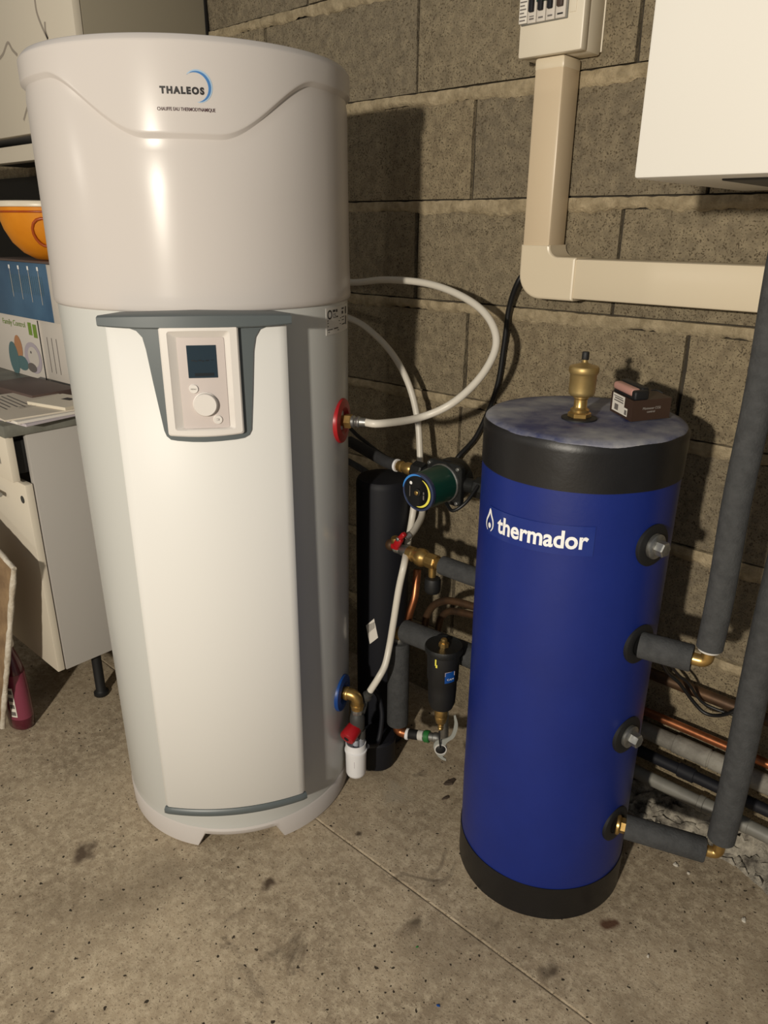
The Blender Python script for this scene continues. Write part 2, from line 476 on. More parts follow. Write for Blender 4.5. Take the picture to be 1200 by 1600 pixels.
# rough mortar fillet thrown against the foot of the wall
V, F = [], []; nx, ny = 190, 12
for i in range(nx + 1):
    x = 0.35 + 1.85 * i / nx
    wd = 0.06 + 0.022 * math.sin(x * 11) + 0.012 * math.sin(x * 29 + 1) + (0.03 if x > 0.95 else 0)
    for j in range(ny + 1):
        t = j / ny
        z = 0.075 * (1 - t) ** 1.6 + random.uniform(-0.012, 0.012) * (1 if 0 < j < ny else 0)
        V.append((x, 0.004 - wd * t, max(z, 0.0005) if j < ny else -0.002))
for i in range(nx):
    for j in range(ny):
        a = i * (ny + 1) + j; F.append([a, a + 1, a + ny + 2, a + ny + 1])
structure(link('trim_1', V, F, FOOT, None, smooth=True, sharp=70))

# ---------------------------------------------------------------- the white water heater
HX, HY = 0.0, -0.5607
def hp(az, z, r):
    a = math.radians(az); return Vector((HX + r * math.cos(a), HY + r * math.sin(a), z))
heater = thing('water_heater', (HX, HY, 0), 'tall white cylindrical heat-pump water heater with grey-framed control panel', 'water heater')
# body, slightly drawn in towards the floor
lathe('tank_body', [(0.2, 0.05), (0.2595, 0.052), (0.2605, 0.06), (0.2605, 0.075), (0.2618, 0.08), (0.2655, 0.5), (0.2695, 1.0), (0.2702, 1.132), (0.2, 1.135)], (HX, HY, 0), WHITE, heater, n=128)
# base ring standing on three feet
V, F = [], []; n = 180
for i in range(n):
    az = 360.0 * i / n
    a = ((az + 39.0 + 60) % 120) - 60
    e = min(1, max(0, (20.5 - abs(a)) / 3.0))
    zb = 0.036 * e
    for r, z in ((0.225, zb), (0.256, zb), (0.2605, zb + 0.004), (0.2625, 0.05), (0.259, 0.056), (0.225, 0.056)):
        V.append(hp(az, z, r))
for i in range(n):
    for k in range(6):
        a, b_ = i * 6, ((i + 1) % n) * 6; F.append([a + k, b_ + k, b_ + (k + 1) % 6, a + (k + 1) % 6])
link('base_ring', V, F, COVER, heater, smooth=True, sharp=40)
# top cover with the sculpted wave
def wave(az):
    a = abs(((az + 39 + 180) % 360) - 180); t = min(1, max(0, (a - 11) / 36.0)); t = t * t * (3 - 2 * t)
    return 1.381 + 0.086 * t
V, F = [], []; n = 240
zs = [0.0] * 8 + [0.0]
for i in range(n):
    az = 360.0 * i / n; wz = wave(az)
    ring = [(0.2690, 1.128), (0.2725, 1.1285), (0.2752, 1.1325), (0.2758, 1.14), (0.2752, 1.155), (0.2742, 1.2), (0.2733, 1.30), (0.2726, wz - 0.020), (0.2706, wz - 0.0040), (0.2708, wz - 0.0030),
            (0.2772, wz + 0.0025), (0.2777, wz + 0.0045), (0.2777, wz + 0.0075), (0.2777, 1.500), (0.2775, 1.5025), (0.2768, 1.5038), (0.2712, 1.5105), (0.2700, 1.5115), (0.268, 1.5118), (0.20, 1.512), (0.0, 1.5125)]
    m_ = len(ring)
    for r, z in ring: V.append(hp(az, z, r))
for i in range(n):
    for k in range(m_ - 1):
        a, b_ = i * m_, ((i + 1) % n) * m_; F.append([a + k, b_ + k, b_ + k + 1, a + k + 1])
cover = link('top_cover', V, F, COVER, heater, smooth=True, sharp=60)
K277 = math.radians(1) * 0.2779
def on_cover(az0, z0):
    return lambda u, v, n: hp(az0 + u / K277, z0 + v, 0.2776 + n)
text('brand_lettering', 'THALEOS', 12.9 * K277, on_cover(-44.5, 1.4355), BLACK, cover, height=0.0090, bold=0.06, space=1.32)
text('caption_lettering', 'CHAUFFE EAU THERMODYNAMIQUE', 17.0 * K277, on_cover(-45.7, 1.4133), CAPT, cover, height=0.0046, bold=0.012)
def crescent(name, r0, th, a0, a1, m, off, n_):
    V, F = [], []; k = 40; g = on_cover(-34.2, 1.4440)
    for i in range(k + 1):
        t = i / k; a = math.radians(a0 + (a1 - a0) * t); wd = th * (math.sin(PI * t) ** 0.8) + 0.00005
        V += [g(r0 * math.cos(a) + off, r0 * math.sin(a), n_), g((r0 + wd) * math.cos(a) + off, (r0 + wd) * math.sin(a), n_)]
    for i in range(k): F.append([2 * i, 2 * i + 1, 2 * i + 3, 2 * i + 2])
    link(name, V, F, m, cover)
crescent('pale_crescent', 0.0188, 0.0062, -85, 125, SWOOSH2, 0.0, 0.0006)
crescent('blue_crescent', 0.0190, 0.0036, -75, 110, SWOOSH, 0.0, 0.0010)
# front panel: a bowed box section standing off the tank
PA, PH = -39.3, 27.4
def pr(az): return 0.302 + 0.011 * ((az - PA) / PH) ** 2
def on_panel(az, z, n): return hp(az, z, pr(az) + n)
def panel_box(name, a0, a1, z0, z1, n1, m, parent, ro=0.006):
    V, F = [], []; k = 36
    for i in range(k + 1):
        az = a0 + (a1 - a0) * i / k
        e = 0.0
        d = min(i, k - i) / k * (a1 - a0) * 0.0053
        if d < ro: e = ro - math.sqrt(max(0, ro * ro - (ro - d) ** 2))
        rr = pr(az) + n1 - e * 0.8
        V += [hp(az, z0, 0.255), hp(az, z0, rr - 0.004), hp(az, z0 + 0.004, rr), hp(az, z1 - 0.004, rr), hp(az, z1, rr - 0.004), hp(az, z1, 0.255)]
    for i in range(k):
        for j in range(6):
            q = i * 6; F.append([q + j, q + 6 + j, q + 6 + (j + 1) % 6, q + (j + 1) % 6])
    F.append([0, 1, 2, 3, 4, 5]); F.append([k * 6 + j for j in range(6)][::-1])
    return link(name, V, F, m, parent, smooth=True, sharp=45)
panel = panel_box('front_panel', PA - PH, PA + PH, 0.146, 1.112, 0.0, PANEL, heater)
panel_box('bottom_trim', PA - PH - 0.35, PA + PH + 0.35, 0.1290, 0.1460, 0.002, GREY, heater, 0.002)
# grey handle shelf above the panel
V, F = [], []; k = 40
for i in range(k + 1):
    t = i / k * 2 - 1; az = PA + (PH - 0.4) * t
    rr = pr(az) + 0.014 + 0.004 * abs(t) ** 3
    ztop = 1.1305 - 0.003 * abs(t) ** 2
    zb = 1.1085 + 0.003 * abs(t) ** 4
    V += [hp(az, zb, 0.272), hp(az, zb, rr - 0.002), hp(az, zb + 0.002, rr), hp(az, ztop - 0.003, rr), hp(az, ztop, rr - 0.004), hp(az, ztop + 0.003 * (1 - abs(t)), 0.272)]
for i in range(k):
    for j in range(6):
        q = i * 6; F.append([q + j, q + 6 + j, q + 6 + (j + 1) % 6, q + (j + 1) % 6])
F.append([0, 1, 2, 3, 4, 5]); F.append([k * 6 + j for j in range(6)][::-1])
link('handle_shelf', V, F, GREY, heater, smooth=True, sharp=40)
# grey surround running down from the shelf
U = [(-64.5, 1.1115), (-59.5, 1.1095), (-56.6, 1.104), (-55.0, 1.094), (-54.3, 1.075), (-53.2, 1.022), (-51.4, 0.944), (-50.8, 0.9345), (-49.6, 0.9285), (-47.5, 0.9265),
     (-43, 0.9243), (-39.3, 0.9236), (-35, 0.9241), (-30, 0.9256), (-27.4, 0.9275), (-25.8, 0.932), (-25.0, 0.940), (-24.0, 1.0), (-23.0, 1.07), (-22.2, 1.092), (-20.8, 1.104), (-18, 1.1095), (-13.5, 1.1115)]
surround = curved('grey_surround', U, -0.004, 0.0035, on_panel, GREY, panel, 2.0)
# white bezel with sloping recess
def ploop(a0, a1, z0, z1, n, rz, bow=0.0):
    K = 0.0053
    L_ = rrect(a0 * K, a1 * K, z0, z1, rz, 4, 8)
    am = (a0 + a1) / 2; ah = (a1 - a0) / 2
    out = []
    for u, v in L_:
        az = u / K; t = 1 - min(1, abs(az - am) / ah) ** 2
        zm = (z0 + z1) / 2
        out.append(on_panel(az, v + bow * t * (1 if v > zm else -1), n))
    return out
V, F = geo_loft([ploop(-49.7, -27.4, 0.9375, 1.1145, 0.002, 0.004, 0.003), ploop(-49.7, -27.4, 0.9375, 1.1145, 0.0110, 0.004, 0.003), ploop(-49.2, -27.9, 0.940, 1.112, 0.0135, 0.004, 0.003),
                 ploop(-47.4, -29.9, 0.9465, 1.1045, 0.0135, 0.004, 0.001), ploop(-47.1, -30.2, 0.9475, 1.103, 0.0115, 0.004), ploop(-45.0, -31.6, 0.9485, 1.0935, 0.0036, 0.003)])
bezel = link('control_bezel', V, F, BEZEL, panel, smooth=True, sharp=30)
K31 = math.radians(1) * 0.309
def on_ctrl(u, v, n): return on_panel(u, v, n)
def ctrl_plate(name, a0, a1, z0, z1, n0, n1, r, m, par):
    K = 0.0053
    return curved(name, [(u / K, v) for u, v in rrect(a0 * K, a1 * K, z0, z1, r, 4, 1)], n0, n1, on_panel, m, par, 2.0)
plate = ctrl_plate('control_plate', -45.1, -31.5, 0.948, 1.094, 0.000, 0.0058, 0.003, PLATE, panel)
ctrl_plate('display_screen', -42.45, -33.95, 1.0306, 1.0822, 0.005, 0.0066, 0.0006, SCREEN, panel)
bars('display_symbols', [(-41.3, 1.0575, -40.4, 1.0595), (-40.3, 1.0565, -39.6, 1.0585), (-39.3, 1.0575, -38.4, 1.0597), (-38.2, 1.0565, -37.6, 1.0585), (-37.2, 1.0572, -36.2, 1.0592), (-35.6, 1.0585, -34.8, 1.0592), (-40.6, 1.0335, -35.0, 1.0385)], on_panel, SCRI, panel, 0.0070)
def button(name, az, z, r, h, m, par):
    c = on_panel(az, z, 0.0054); d = hp(az, 0, 1) - hp(az, 0, 0)
    return lathe(name, [(r * 1.06, 0), (r * 1.06, h * 0.3), (r, h * 0.35), (r, h * 0.8), (r * 0.93, h), (0, h)], c, m, par, d=d, n=36)
b1 = button('menu_button', -41.3, 1.0132, 0.0072, 0.003, BEZEL, panel)
button('dial_knob', -38.2, 0.9879, 0.0187, 0.010, BEZEL, panel)
b2 = button('back_button', -34.9, 0.9617, 0.0072, 0.003, BEZEL, panel)
text('menu_lettering', 'MENU', 0.0085, lambda u, v, n: on_panel(-41.3 + (u - 0.00425) / 0.0055, 1.0120 + v, 0.0088), PRINT, b1)
bars('back_arrow', [(-35.3, 0.9606, -34.6, 0.9611), (-35.3, 0.9632, -34.6, 0.9637), (-34.65, 0.9606, -34.5, 0.9637)], on_panel, PRINT, b2, 0.0088)
# rating label on the side of the tank
K27 = math.radians(1) * 0.27
def on_body(az0, z0): return lambda u, v, n: hp(az0 + u / K27, z0 + v, 0.2700 + n)
lab = curved('rating_label', [(0, 0), (0.115, 0), (0.115, 0.0475), (0, 0.0475)], -0.001, 0.0006, on_body(13.4, 1.0745), LABEL, heater, 0.01)
rb = on_body(13.4, 1.0745)
bars('label_print', [(0.004, 0.0245, 0.062, 0.0262), (0.004, 0.0205, 0.055, 0.022), (0.004, 0.0145, 0.060, 0.016), (0.004, 0.0085, 0.022, 0.010), (0.028, 0.0085, 0.046, 0.0105), (0.006, 0.0045, 0.05, 0.0058),
                     (0.024, 0.039, 0.034, 0.043), (0.037, 0.038, 0.044, 0.043), (0.038, 0.0285, 0.046, 0.031), (0.066, 0.040, 0.08, 0.043), (0.066, 0.032, 0.076, 0.037), (0.066, 0.0255, 0.084, 0.027), (0.066, 0.02, 0.08, 0.0215),
                     (0.066, 0.012, 0.088, 0.014), (0.09, 0.03, 0.1, 0.043), (0.092, 0.01, 0.1, 0.026)], rb, BLACK, lab, 0.0010)
text('conformity_lettering', 'CE', 0.012, lambda u, v, n: rb(0.024 + u, 0.0285 + v, n + 0.0004), BLACK, lab, height=0.0075)
V, F = [], []
for i in range(28):
    a = 2 * PI * i / 28
    V += [rb(0.0125 + 0.0055 * math.cos(a), 0.0355 + 0.0055 * math.sin(a), 0.001), rb(0.0125 + 0.0083 * math.cos(a), 0.0355 + 0.0083 * math.sin(a), 0.001)]
for i in range(28): F.append([2 * i, 2 * i + 1, (2 * i + 3) % 56, (2 * i + 2) % 56])
link('label_ring', V, F, BLACK, lab)
# coloured rosettes at the two ports
def rosette(name, az, z, rb_, r, m, par):
    d = hp(az, 0, 1) - hp(az, 0, 0)
    return lathe(name, [(r, -0.012), (r, 0.002), (r * 0.97, 0.0045), (r * 0.62, 0.0065), (r * 0.5, 0.003), (r * 0.45, 0.0)], hp(az, z, rb_), m, par, d=d, n=48)
part(rosette('hot_rosette', 27.0, 0.903, 0.2685, 0.044, RED, heater), 'round red plastic collar at the hot outlet')
part(rosette('cold_rosette', 25.0, 0.275, 0.2635, 0.042, BLUEP, heater), 'round blue plastic collar at the cold inlet')

# ---------------------------------------------------------------- the blue buffer tank
TX, TY, TR = 0.6811, -0.2986, 0.1676
def tp(az, z, r):
    a = math.radians(az); return Vector((TX + r * math.cos(a), TY + r * math.sin(a), z))
tank = thing('buffer_tank', (TX, TY, 0), 'blue vinyl-jacketed buffer tank with black top and bottom bands', 'storage tank')
def vinyl(name, z0, z1, r, m, amp, rim=0.0):
    V, F = [], []; n = 144; kz = 10
    for j in range(kz + 1):
        z = z0 + (z1 - z0) * j / kz
        for i in range(n):
            az = 360.0 * i / n
            rr = r + amp * (math.sin(math.radians(az) * 3 + z * 14) * 0.5 + math.sin(math.radians(az) * 7 + z * 31) * 0.3 + math.sin(math.radians(az) * 13 - z * 50) * 0.2)
            if rim and j == kz: rr -= rim
            V.append(tp(az, z, rr))
    for j in range(kz):
        for i in range(n):
            q = (i + 1) % n; F.append([j * n + i, j * n + q, (j + 1) * n + q, (j + 1) * n + i])
    F.append(list(range(n))[::-1]); F.append([kz * n + i for i in range(n)])
    return link(name, V, F, m, tank, smooth=True, sharp=50)
vinyl('jacket', 0.02, 0.95, TR - 0.0005, TANK, 0.0006)
vinyl('bottom_band', 0.0, 0.0765, TR + 0.0012, BAND, 0.0008)
vinyl('top_band', 0.882, 0.9585, TR + 0.0012, BAND, 0.0014, 0.004)
prof = [(0.0, 0.9655), (0.05, 0.9652), (0.11, 0.9645), (0.15, 0.9635), (0.161, 0.962), (0.1655, 0.958), (0.166, 0.952)]
lathe('top_disc', prof[::-1], (TX, TY, 0), TANKTOP, tank, n=96)
# printed brand
KT = math.radians(1) * TR
def on_tank(az0, z0, rise=0.0): return lambda u, v, n: tp(az0 + u / KT, z0 + v + rise * u, TR + 0.0006 + n)
stk = curved('sticker', [(0, 0), (0.196, 0), (0.196, 0.050), (0, 0.050)], -0.0005, 0.0004, on_tank(-118.5, 0.7705, 0.04), STICK, tank, 0.01)
text('brand_lettering', 'thermador', 0.160, on_tank(-109.2, 0.7835, 0.045), WPRINT, stk, height=0.0292, bold=0.026, n=0.0012)
g = on_tank(-121.3, 0.776, 0.06)
def ribbon(name, pts, wds, g, m, par, n=0.0012):
    P = [Vector((x, y, 0)) for x, y in pts]; V, F = [], []
    for i in range(len(P)):
        t = (P[min(i + 1, len(P) - 1)] - P[max(i - 1, 0)]).normalized(); s = Vector((-t.y, t.x, 0)) * wds[i] / 2
        for q in (P[i] + s, P[i] - s): V.append(g(q.x, q.y, n))
    for i in range(len(P) - 1): F.append([2 * i, 2 * i + 1, 2 * i + 3, 2 * i + 2])
    return link(name, V, F, m, par)
fl = [(q.x, q.y) for q in spline([(0.0065, 0.000, 0), (0.0018, 0.007, 0), (0.0022, 0.017, 0), (0.0085, 0.028, 0), (0.0125, 0.0385, 0)], 6)]
fr = [(q.x, q.y) for q in spline([(0.0125, 0.0385, 0), (0.0165, 0.029, 0), (0.0222, 0.019, 0), (0.0222, 0.008, 0), (0.0165, 0.000, 0)], 6)]
ribbon('flame_mark', fl + fr[1:], [0.0016 + 0.0030 * math.sin(PI * min(1, i / (len(fl) + len(fr) - 2) * 1.0)) for i in range(len(fl) + len(fr) - 1)], g, WPRINT, tank)
V = [g(0.0122, 0.0095, 0.0012)] + [g(0.0122 + 0.0042 * math.cos(a * PI / 10), 0.0095 + 0.0050 * math.sin(a * PI / 10), 0.0012) for a in range(20)]
link('flame_dot', V, [[0, i + 1, (i + 1) % 20 + 1] for i in range(20)], WPRINT, tank)
# ports on the right-hand side
def tank_port(az, z, r=0.036):
    d = tp(az, 0, 1) - tp(az, 0, 0)
    return lathe('port_collar', [(r, -0.02), (r, 0.0015), (r * 0.95, 0.003), (r * 0.55, 0.003), (r * 0.5, 0.001)], tp(az, z, TR), RUBBER, tank, d=d, n=40)
for az, z in ((-14.5, 0.786), (-13.0, 0.602), (-11.0, 0.412), (-8.5, 0.204)):
    tank_port(az, z)
for az, z in ((-14.5, 0.786), (-11.0, 0.412)):
    d = tp(az, 0, 1) - tp(az, 0, 0)
    pg = lathe('port_plug', [(0.020, 0), (0.0205, 0.003), (0.0185, 0.004), (0.0210, 0.0055), (0.0210, 0.009), (0.018, 0.011)], tp(az, z, TR), STEEL, tank, d=d, n=32)
    part(pg, 'galvanised steel screw plug')
    lathe('hex_head', [(0.0118, 0), (0.0130, 0.002), (0.0130, 0.014), (0.0112, 0.016)], tp(az, z, TR + 0.010), STEEL, pg, d=d, hexn=6)
lathe('vent_collar', [(0.029, 0.962), (0.029, 0.9675), (0.024, 0.9685), (0.012, 0.9685)], (0.6885, -0.332, 0), RUBBER, tank, n=40)

# brass automatic air vent
VX, VY = 0.6885, -0.332
vent = thing('air_vent', (VX, VY, 0.9675), 'satin brass automatic air vent with black cap on top of the blue tank', 'air vent')
lathe('hex_base', [(0.0175, 0.9675), (0.019, 0.969), (0.019, 0.975), (0.0165, 0.977)], (VX, VY, 0), BRASS, vent, hexn=6)
lathe('neck', [(0.0155, 0.977), (0.0155, 0.981), (0.0118, 0.984), (0.0108, 0.986), (0.0108, 0.998), (0.0125, 1.0), (0.0125, 1.004)], (VX, VY, 0), BRASS, vent)
lathe('float_body', [(0.012, 1.002), (0.0185, 1.004), (0.0208, 1.007), (0.0212, 1.011), (0.0212, 1.038), (0.0228, 1.0405), (0.0240, 1.043), (0.0240, 1.049), (0.0225, 1.0515), (0.012, 1.0545), (0.0065, 1.0565), (0.005, 1.058)], (VX, VY, 0), BRASSL, vent, n=48)
lathe('valve_stem', [(0.0045, 1.056), (0.0045, 1.064)], (VX, VY, 0), BRASSL, vent, n=20)
lathe('vent_cap', [(0.0055, 1.062), (0.0058, 1.063), (0.0058, 1.073), (0.005, 1.0745)], (VX, VY, 0), RUBBER, vent, n=20)

# small dark box lying on the tank, with a pink and black holder on it
def rotz(a): return Matrix.Rotation(math.radians(a), 3, 'Z')
c0 = Vector((0.762, -0.2965, 0)); e1 = Vector((0.0345, 0.070, 0)); e2 = Vector((-0.0622, 0.0525, 0))
TOPZ = 0.9660
bx_ = thing('cardboard_box', (0.748, -0.235, TOPZ), 'small dark brown cardboard box with white sticker on top of the blue tank', 'box')
V = []
for z in (TOPZ, TOPZ + 0.034):
    for q in (c0, c0 + e1, c0 + e1 + e2, c0 + e2): V.append((q.x, q.y, z))
body = link('carton', V, [[0, 1, 2, 3], [4, 5, 6, 7], [0, 1, 5, 4], [1, 2, 6, 5], [2, 3, 7, 6], [3, 0, 4, 7]], CARD, bx_)
def side1(u, v, n):
    d = e1.normalized(); nn = Vector((d.y, -d.x, 0)); q = c0 + d * u + nn * n; return (q.x, q.y, TOPZ + v)
def side2(u, v, n):
    d = e2.normalized(); nn = Vector((-d.y, d.x, 0)); q = c0 + d * u + nn * n; return (q.x, q.y, TOPZ + v)
text('box_lettering', 'Minimeter CO2', 0.036, lambda u, v, n: side1(0.021 + u, 0.018 + v, n), PAPER[3], body, n=0.0004)
text('box_lettering', 'control', 0.016, lambda u, v, n: side1(0.030 + u, 0.0125 + v, n), PAPER[3], body, n=0.0004)
bars('box_sticker', [(0.016, 0.004, 0.029, 0.017), (0.029, 0.004, 0.074, 0.0335)], side2, PAPER[1], body, 0.0004)
bars('sticker_print', [(0.018, 0.006, 0.026, 0.014), (0.050, 0.007, 0.064, 0.017), (0.033, 0.0215, 0.068, 0.0235), (0.033, 0.0255, 0.066, 0.0275), (0.036, 0.029, 0.070, 0.0305)], side2, PRINT, body, 0.0008)
hz = TOPZ + 0.034
hold = thing('pocket_holder', (0.735, -0.255, hz), 'small pink and black pocket gadget lying on the dark box', 'gadget')
d1_, d2_ = e1.normalized(), e2.normalized()
Rh = Matrix((d2_, d1_, Vector((0, 0, -1)))).transposed()
def hbox(nm, s0_, s1_, t0, t1, z0, z1, bev, m):
    q = c0 + d2_ * (s0_ + s1_) / 2 + d1_ * (t0 + t1) / 2
    v, f = geo_box((q.x, q.y, hz + (z0 + z1) / 2), (s1_ - s0_, t1 - t0, z1 - z0), bev, 3, Rh); link(nm, v, f, m, hold, True, 60)
hbox('pink_shell', 0.010, 0.084, 0.002, 0.020, 0.0035, 0.0165, 0.005, PINK)
hbox('black_end', -0.002, 0.0125, 0.001, 0.030, 0.0, 0.0155, 0.004, RUBBER)
hbox('black_back', 0.006, 0.088, 0.0185, 0.034, 0.002, 0.0185, 0.004, RUBBER)
hbox('black_underside', 0.008, 0.080, 0.003, 0.030, 0.0, 0.004, 0.001, RUBBER)
tube('wrist_cord', [(0.778, -0.270, hz + 0.016), (0.784, -0.262, hz + 0.0155), (0.792, -0.258, hz + 0.012)], 0.0012, RUBBER, hold, 8, 4)

# ---------------------------------------------------------------- wall-mounted things
tr_ = thing('cable_trunking', (0.42, 0, 1.10), 'cream plastic cable trunking with rounded elbow on the block wall', 'trunking')
D0, D1 = -0.006, -0.070
box2('vertical_duct', (0.3920, D0, 1.222), (0.4535, D1, 1.5530), CREAMD, tr_, 0.006)
box2('horizontal_duct', (0.512, D0, 1.1275), (2.0, D1, 1.2035), CREAM, tr_, 0.006)
ol = [(0.3905, 1.226)]
for i in range(9):
    a = PI + i / 8 * PI / 2; ol.append((0.4385 + 0.048 * math.cos(a) , 1.1720 + 0.048 * math.sin(a)))
ol += [(0.515, 1.124), (0.515, 1.2055)]
for i in range(7):
    a = 1.5 * PI - i / 6 * PI / 2; ol.append((0.4745 + 0.019 * math.cos(a), 1.2245 + 0.019 * math.sin(a)))
ol[-1] = (0.4555, 1.2245); ol.append((0.4555, 1.227)); ol[0] = (0.3905, 1.227)
def inset(P, d):
    out = []; n = len(P)
    for i in range(n):
        a, b, c = Vector(P[i - 1]), Vector(P[i]), Vector(P[(i + 1) % n])
        e, f = (b - a).normalized(), (c - b).normalized()
        m = Vector((-e.y, e.x)) + Vector((-f.y, f.x)); m = m / max(0.5, m.dot(Vector((-e.y, e.x))))
        out.append(b + m * d)
    return [(q.x, q.y) for q in out]
lo_ = [(ol, 0.006), (ol, 0.0680), (inset(ol, 0.0015), 0.0708), (inset(ol, 0.0045), 0.0720)]
V, F = geo_loft([[(u, -n, v) for u, v in P] for P, n in lo_]); k_ = len(ol)
F.append([3 * k_ + i for i in range(k_)])
link('elbow_cover', V, F, CREAM, tr_, smooth=True, sharp=21)
box2('upper_sleeve', (0.3914, D0, 1.529), (0.4541, D1 - 0.0007, 1.5530), CREAM, tr_, 0.006)

eb = thing('electrical_box', (0.43, 0, 1.553), 'cream wall-mounted breaker box above the vertical trunking', 'electrical box')
box2('housing', (0.3600, -0.006, 1.5535), (0.4905, -0.058, 1.80), CREAMB, eb, 0.005)
box2('front_cover', (0.3595, -0.0585, 1.5535), (0.4910, -0.080, 1.80), CREAMB, eb, 0.004)
box2('backplate', (0.3600, -0.002, 1.560), (0.4915, -0.006, 1.80), CREAMB, eb, 0.001)
fy = -0.0802
win = box2('breaker_window', (0.3640, fy + 0.002, 1.6050), (0.4595, fy - 0.003, 1.80), PVC, eb, 0.001)
for i, (x0, x1) in enumerate(((0.3795, 0.3970), (0.3985, 0.4160), (0.4175, 0.4350), (0.4370, 0.4565))):
    zb = 1.6065
    br = box2('circuit_breaker', (x0, fy, zb), (x1, fy - 0.006, 1.72), BOXW, eb, 0.001)
    box2('breaker_lever', (x0 + 0.0042, fy - 0.005, zb + 0.0165), (x1 - 0.0042, fy - 0.013, zb + 0.046), NAVY if i < 3 else CARD, br, 0.0015)
    bars('breaker_lettering', [(x0 + 0.004, zb + 0.005, x1 - 0.004, zb + 0.0075)] + ([(x0 + 0.004, zb + 0.0095, x1 - 0.004, zb + 0.011)] if i == 0 else []), lambda u, v, n: (u, fy - 0.0063 - n, v), PRINT if i < 3 else BLACK, br)
box2('breaker_bridge', (0.3985, fy - 0.005, 1.6365), (0.4560, fy - 0.011, 1.6480), PGREEN, eb, 0.001)
sl = box2('circuit_label', (0.3612, fy + 0.001, 1.6080), (0.3780, fy - 0.0062, 1.72), PAPER[1], eb, 0.0005)
bars('label_lettering', [(0.3628, 1.6115 + 0.0058 * i, 0.3628 + (0.012, 0.014, 0.009, 0.013, 0.010, 0.014, 0.008)[i % 7], 1.6135 + 0.0058 * i) for i in range(14)], lambda u, v, n: (u, fy - 0.0064 - n, v), PRINT, sl)
box2('blank_cover', (0.4615, fy + 0.001, 1.6130), (0.4745, fy - 0.0012, 1.80), CREAMB, eb, 0.0006)

bo = thing('wall_boiler', (1.05, 0, 1.319), 'large plain white wall-hung boiler casing at the upper right', 'boiler')
BXL, BD = 0.786, -0.445
box2('casing', (BXL, -0.03, 1.3185), (BXL + 0.46, BD, 2.06), BOILER, bo, 0.004)
box2('back_frame', (BXL + 0.012, -0.004, 1.326), (BXL + 0.448, -0.031, 2.05), DKGREY, bo, 0.002)
box2('underside_tray', (BXL + 0.09, -0.06, 1.3160), (BXL + 0.41, BD + 0.06, 1.3195), DKGREY, bo, 0.002)

tag(tube('power_cable', [(0.385, -0.012, 1.175), (0.367, -0.03, 1.157), (0.341, -0.022, 1.097), (0.33, -0.016, 1.013), (0.315, -0.014, 0.91), (0.27, -0.016, 0.795), (0.221, -0.03, 0.721), (0.30, -0.09, 0.70), (0.34, -0.15, 0.715)], 0.0062, CABLE, None, 12, 8),
    'black power cable running down the wall from the trunking elbow', 'cable')
tag(tube('sensor_cable', [(-0.12, -0.16, 0.86), (-0.001, -0.17, 0.791), (0.047, -0.17, 0.768), (0.11, -0.17, 0.745), (0.208, -0.19, 0.735), (0.27, -0.21, 0.72)], 0.005, CABLE, None, 10, 8),
    'thin black cable sagging behind the brass union of the pump', 'cable')

# ---------------------------------------------------------------- hoses
PH_ = Vector((hp(27, 0.903, 0.2685)))
dirh = (hp(27, 0, 1) - hp(27, 0, 0))
hose = thing('hot_water_hose', PH_, 'white flexible hose looping from the red collar of the water heater', 'hose')
lathe('brass_nipple', [(0.011, -0.004), (0.011, 0.010)], PH_, BRASS, hose, d=dirh, n=24)
lathe('brass_nut', [(0.0135, 0.006), (0.0145, 0.008), (0.0145, 0.019), (0.0135, 0.021)], PH_, BRASS, hose, d=dirh, hexn=6)
lathe('union_ring', [(0.008, 0.019), (0.0115, 0.021), (0.0120, 0.026), (0.009, 0.0285), (0.0095, 0.031), (0.011, 0.033), (0.011, 0.036), (0.0088, 0.038), (0.0088, 0.05)], PH_, STEEL, hose, d=dirh, n=28)
s0 = PH_ + dirh * 0.046; s1 = PH_ + dirh * 0.08
tube('hose_line', [s0, s1, (0.322, -0.3, 0.898), (0.372, -0.26, 0.928), (0.4, -0.21, 0.974), (0.407, -0.17, 1.023), (0.392, -0.15, 1.063), (0.342, -0.13, 1.1), (0.26, -0.115, 1.128), (0.163, -0.105, 1.143), (0.043, -0.1, 1.143), (-0.061, -0.1, 1.132),
                   (-0.20, -0.13, 1.135), (-0.27, -0.14, 1.10), (-0.22, -0.11, 1.07), (-0.076, -0.09, 1.044), (-0.002, -0.09, 1.017), (0.072, -0.095, 0.97), (0.126, -0.1, 0.907), (0.154, -0.1, 0.83), (0.172, -0.11, 0.756), (0.193, -0.13, 0.677), (0.241, -0.18, 0.637), (0.272, -0.24, 0.625), (0.287, -0.285, 0.62)],
     0.0078, HOSE, hose, 14, 8)
lathe('crimp_ring', [(0.0088, 0), (0.009, 0.012)], (0.287, -0.278, 0.623), STEEL, hose, d=(-0.10, -0.25, -0.12), n=20)

cold = thing('cold_water_hose', (0.03, -0.142, 0), 'white flexible hose rising behind the circulator from the safety valve', 'hose')
ca = (0.279, -0.4, 0.272)
tube('hose_line', [ca, (0.293, -0.385, 0.309), (0.294, -0.365, 0.333), (0.289, -0.345, 0.373), (0.294, -0.338, 0.434), (0.301, -0.33, 0.514), (0.303, -0.315, 0.572), (0.257, -0.25, 0.583), (0.238, -0.215, 0.623), (0.234, -0.2, 0.673), (0.228, -0.185, 0.699)], 0.0078, HOSE, cold, 14, 8)
lathe('hose_union', [(0.010, 0), (0.012, 0.003), (0.012, 0.012), (0.009, 0.014), (0.009, 0.022)], (0.272, -0.408, 0.254), DKGREY, cold, d=(0.32, 0.10, 0.55), n=24)

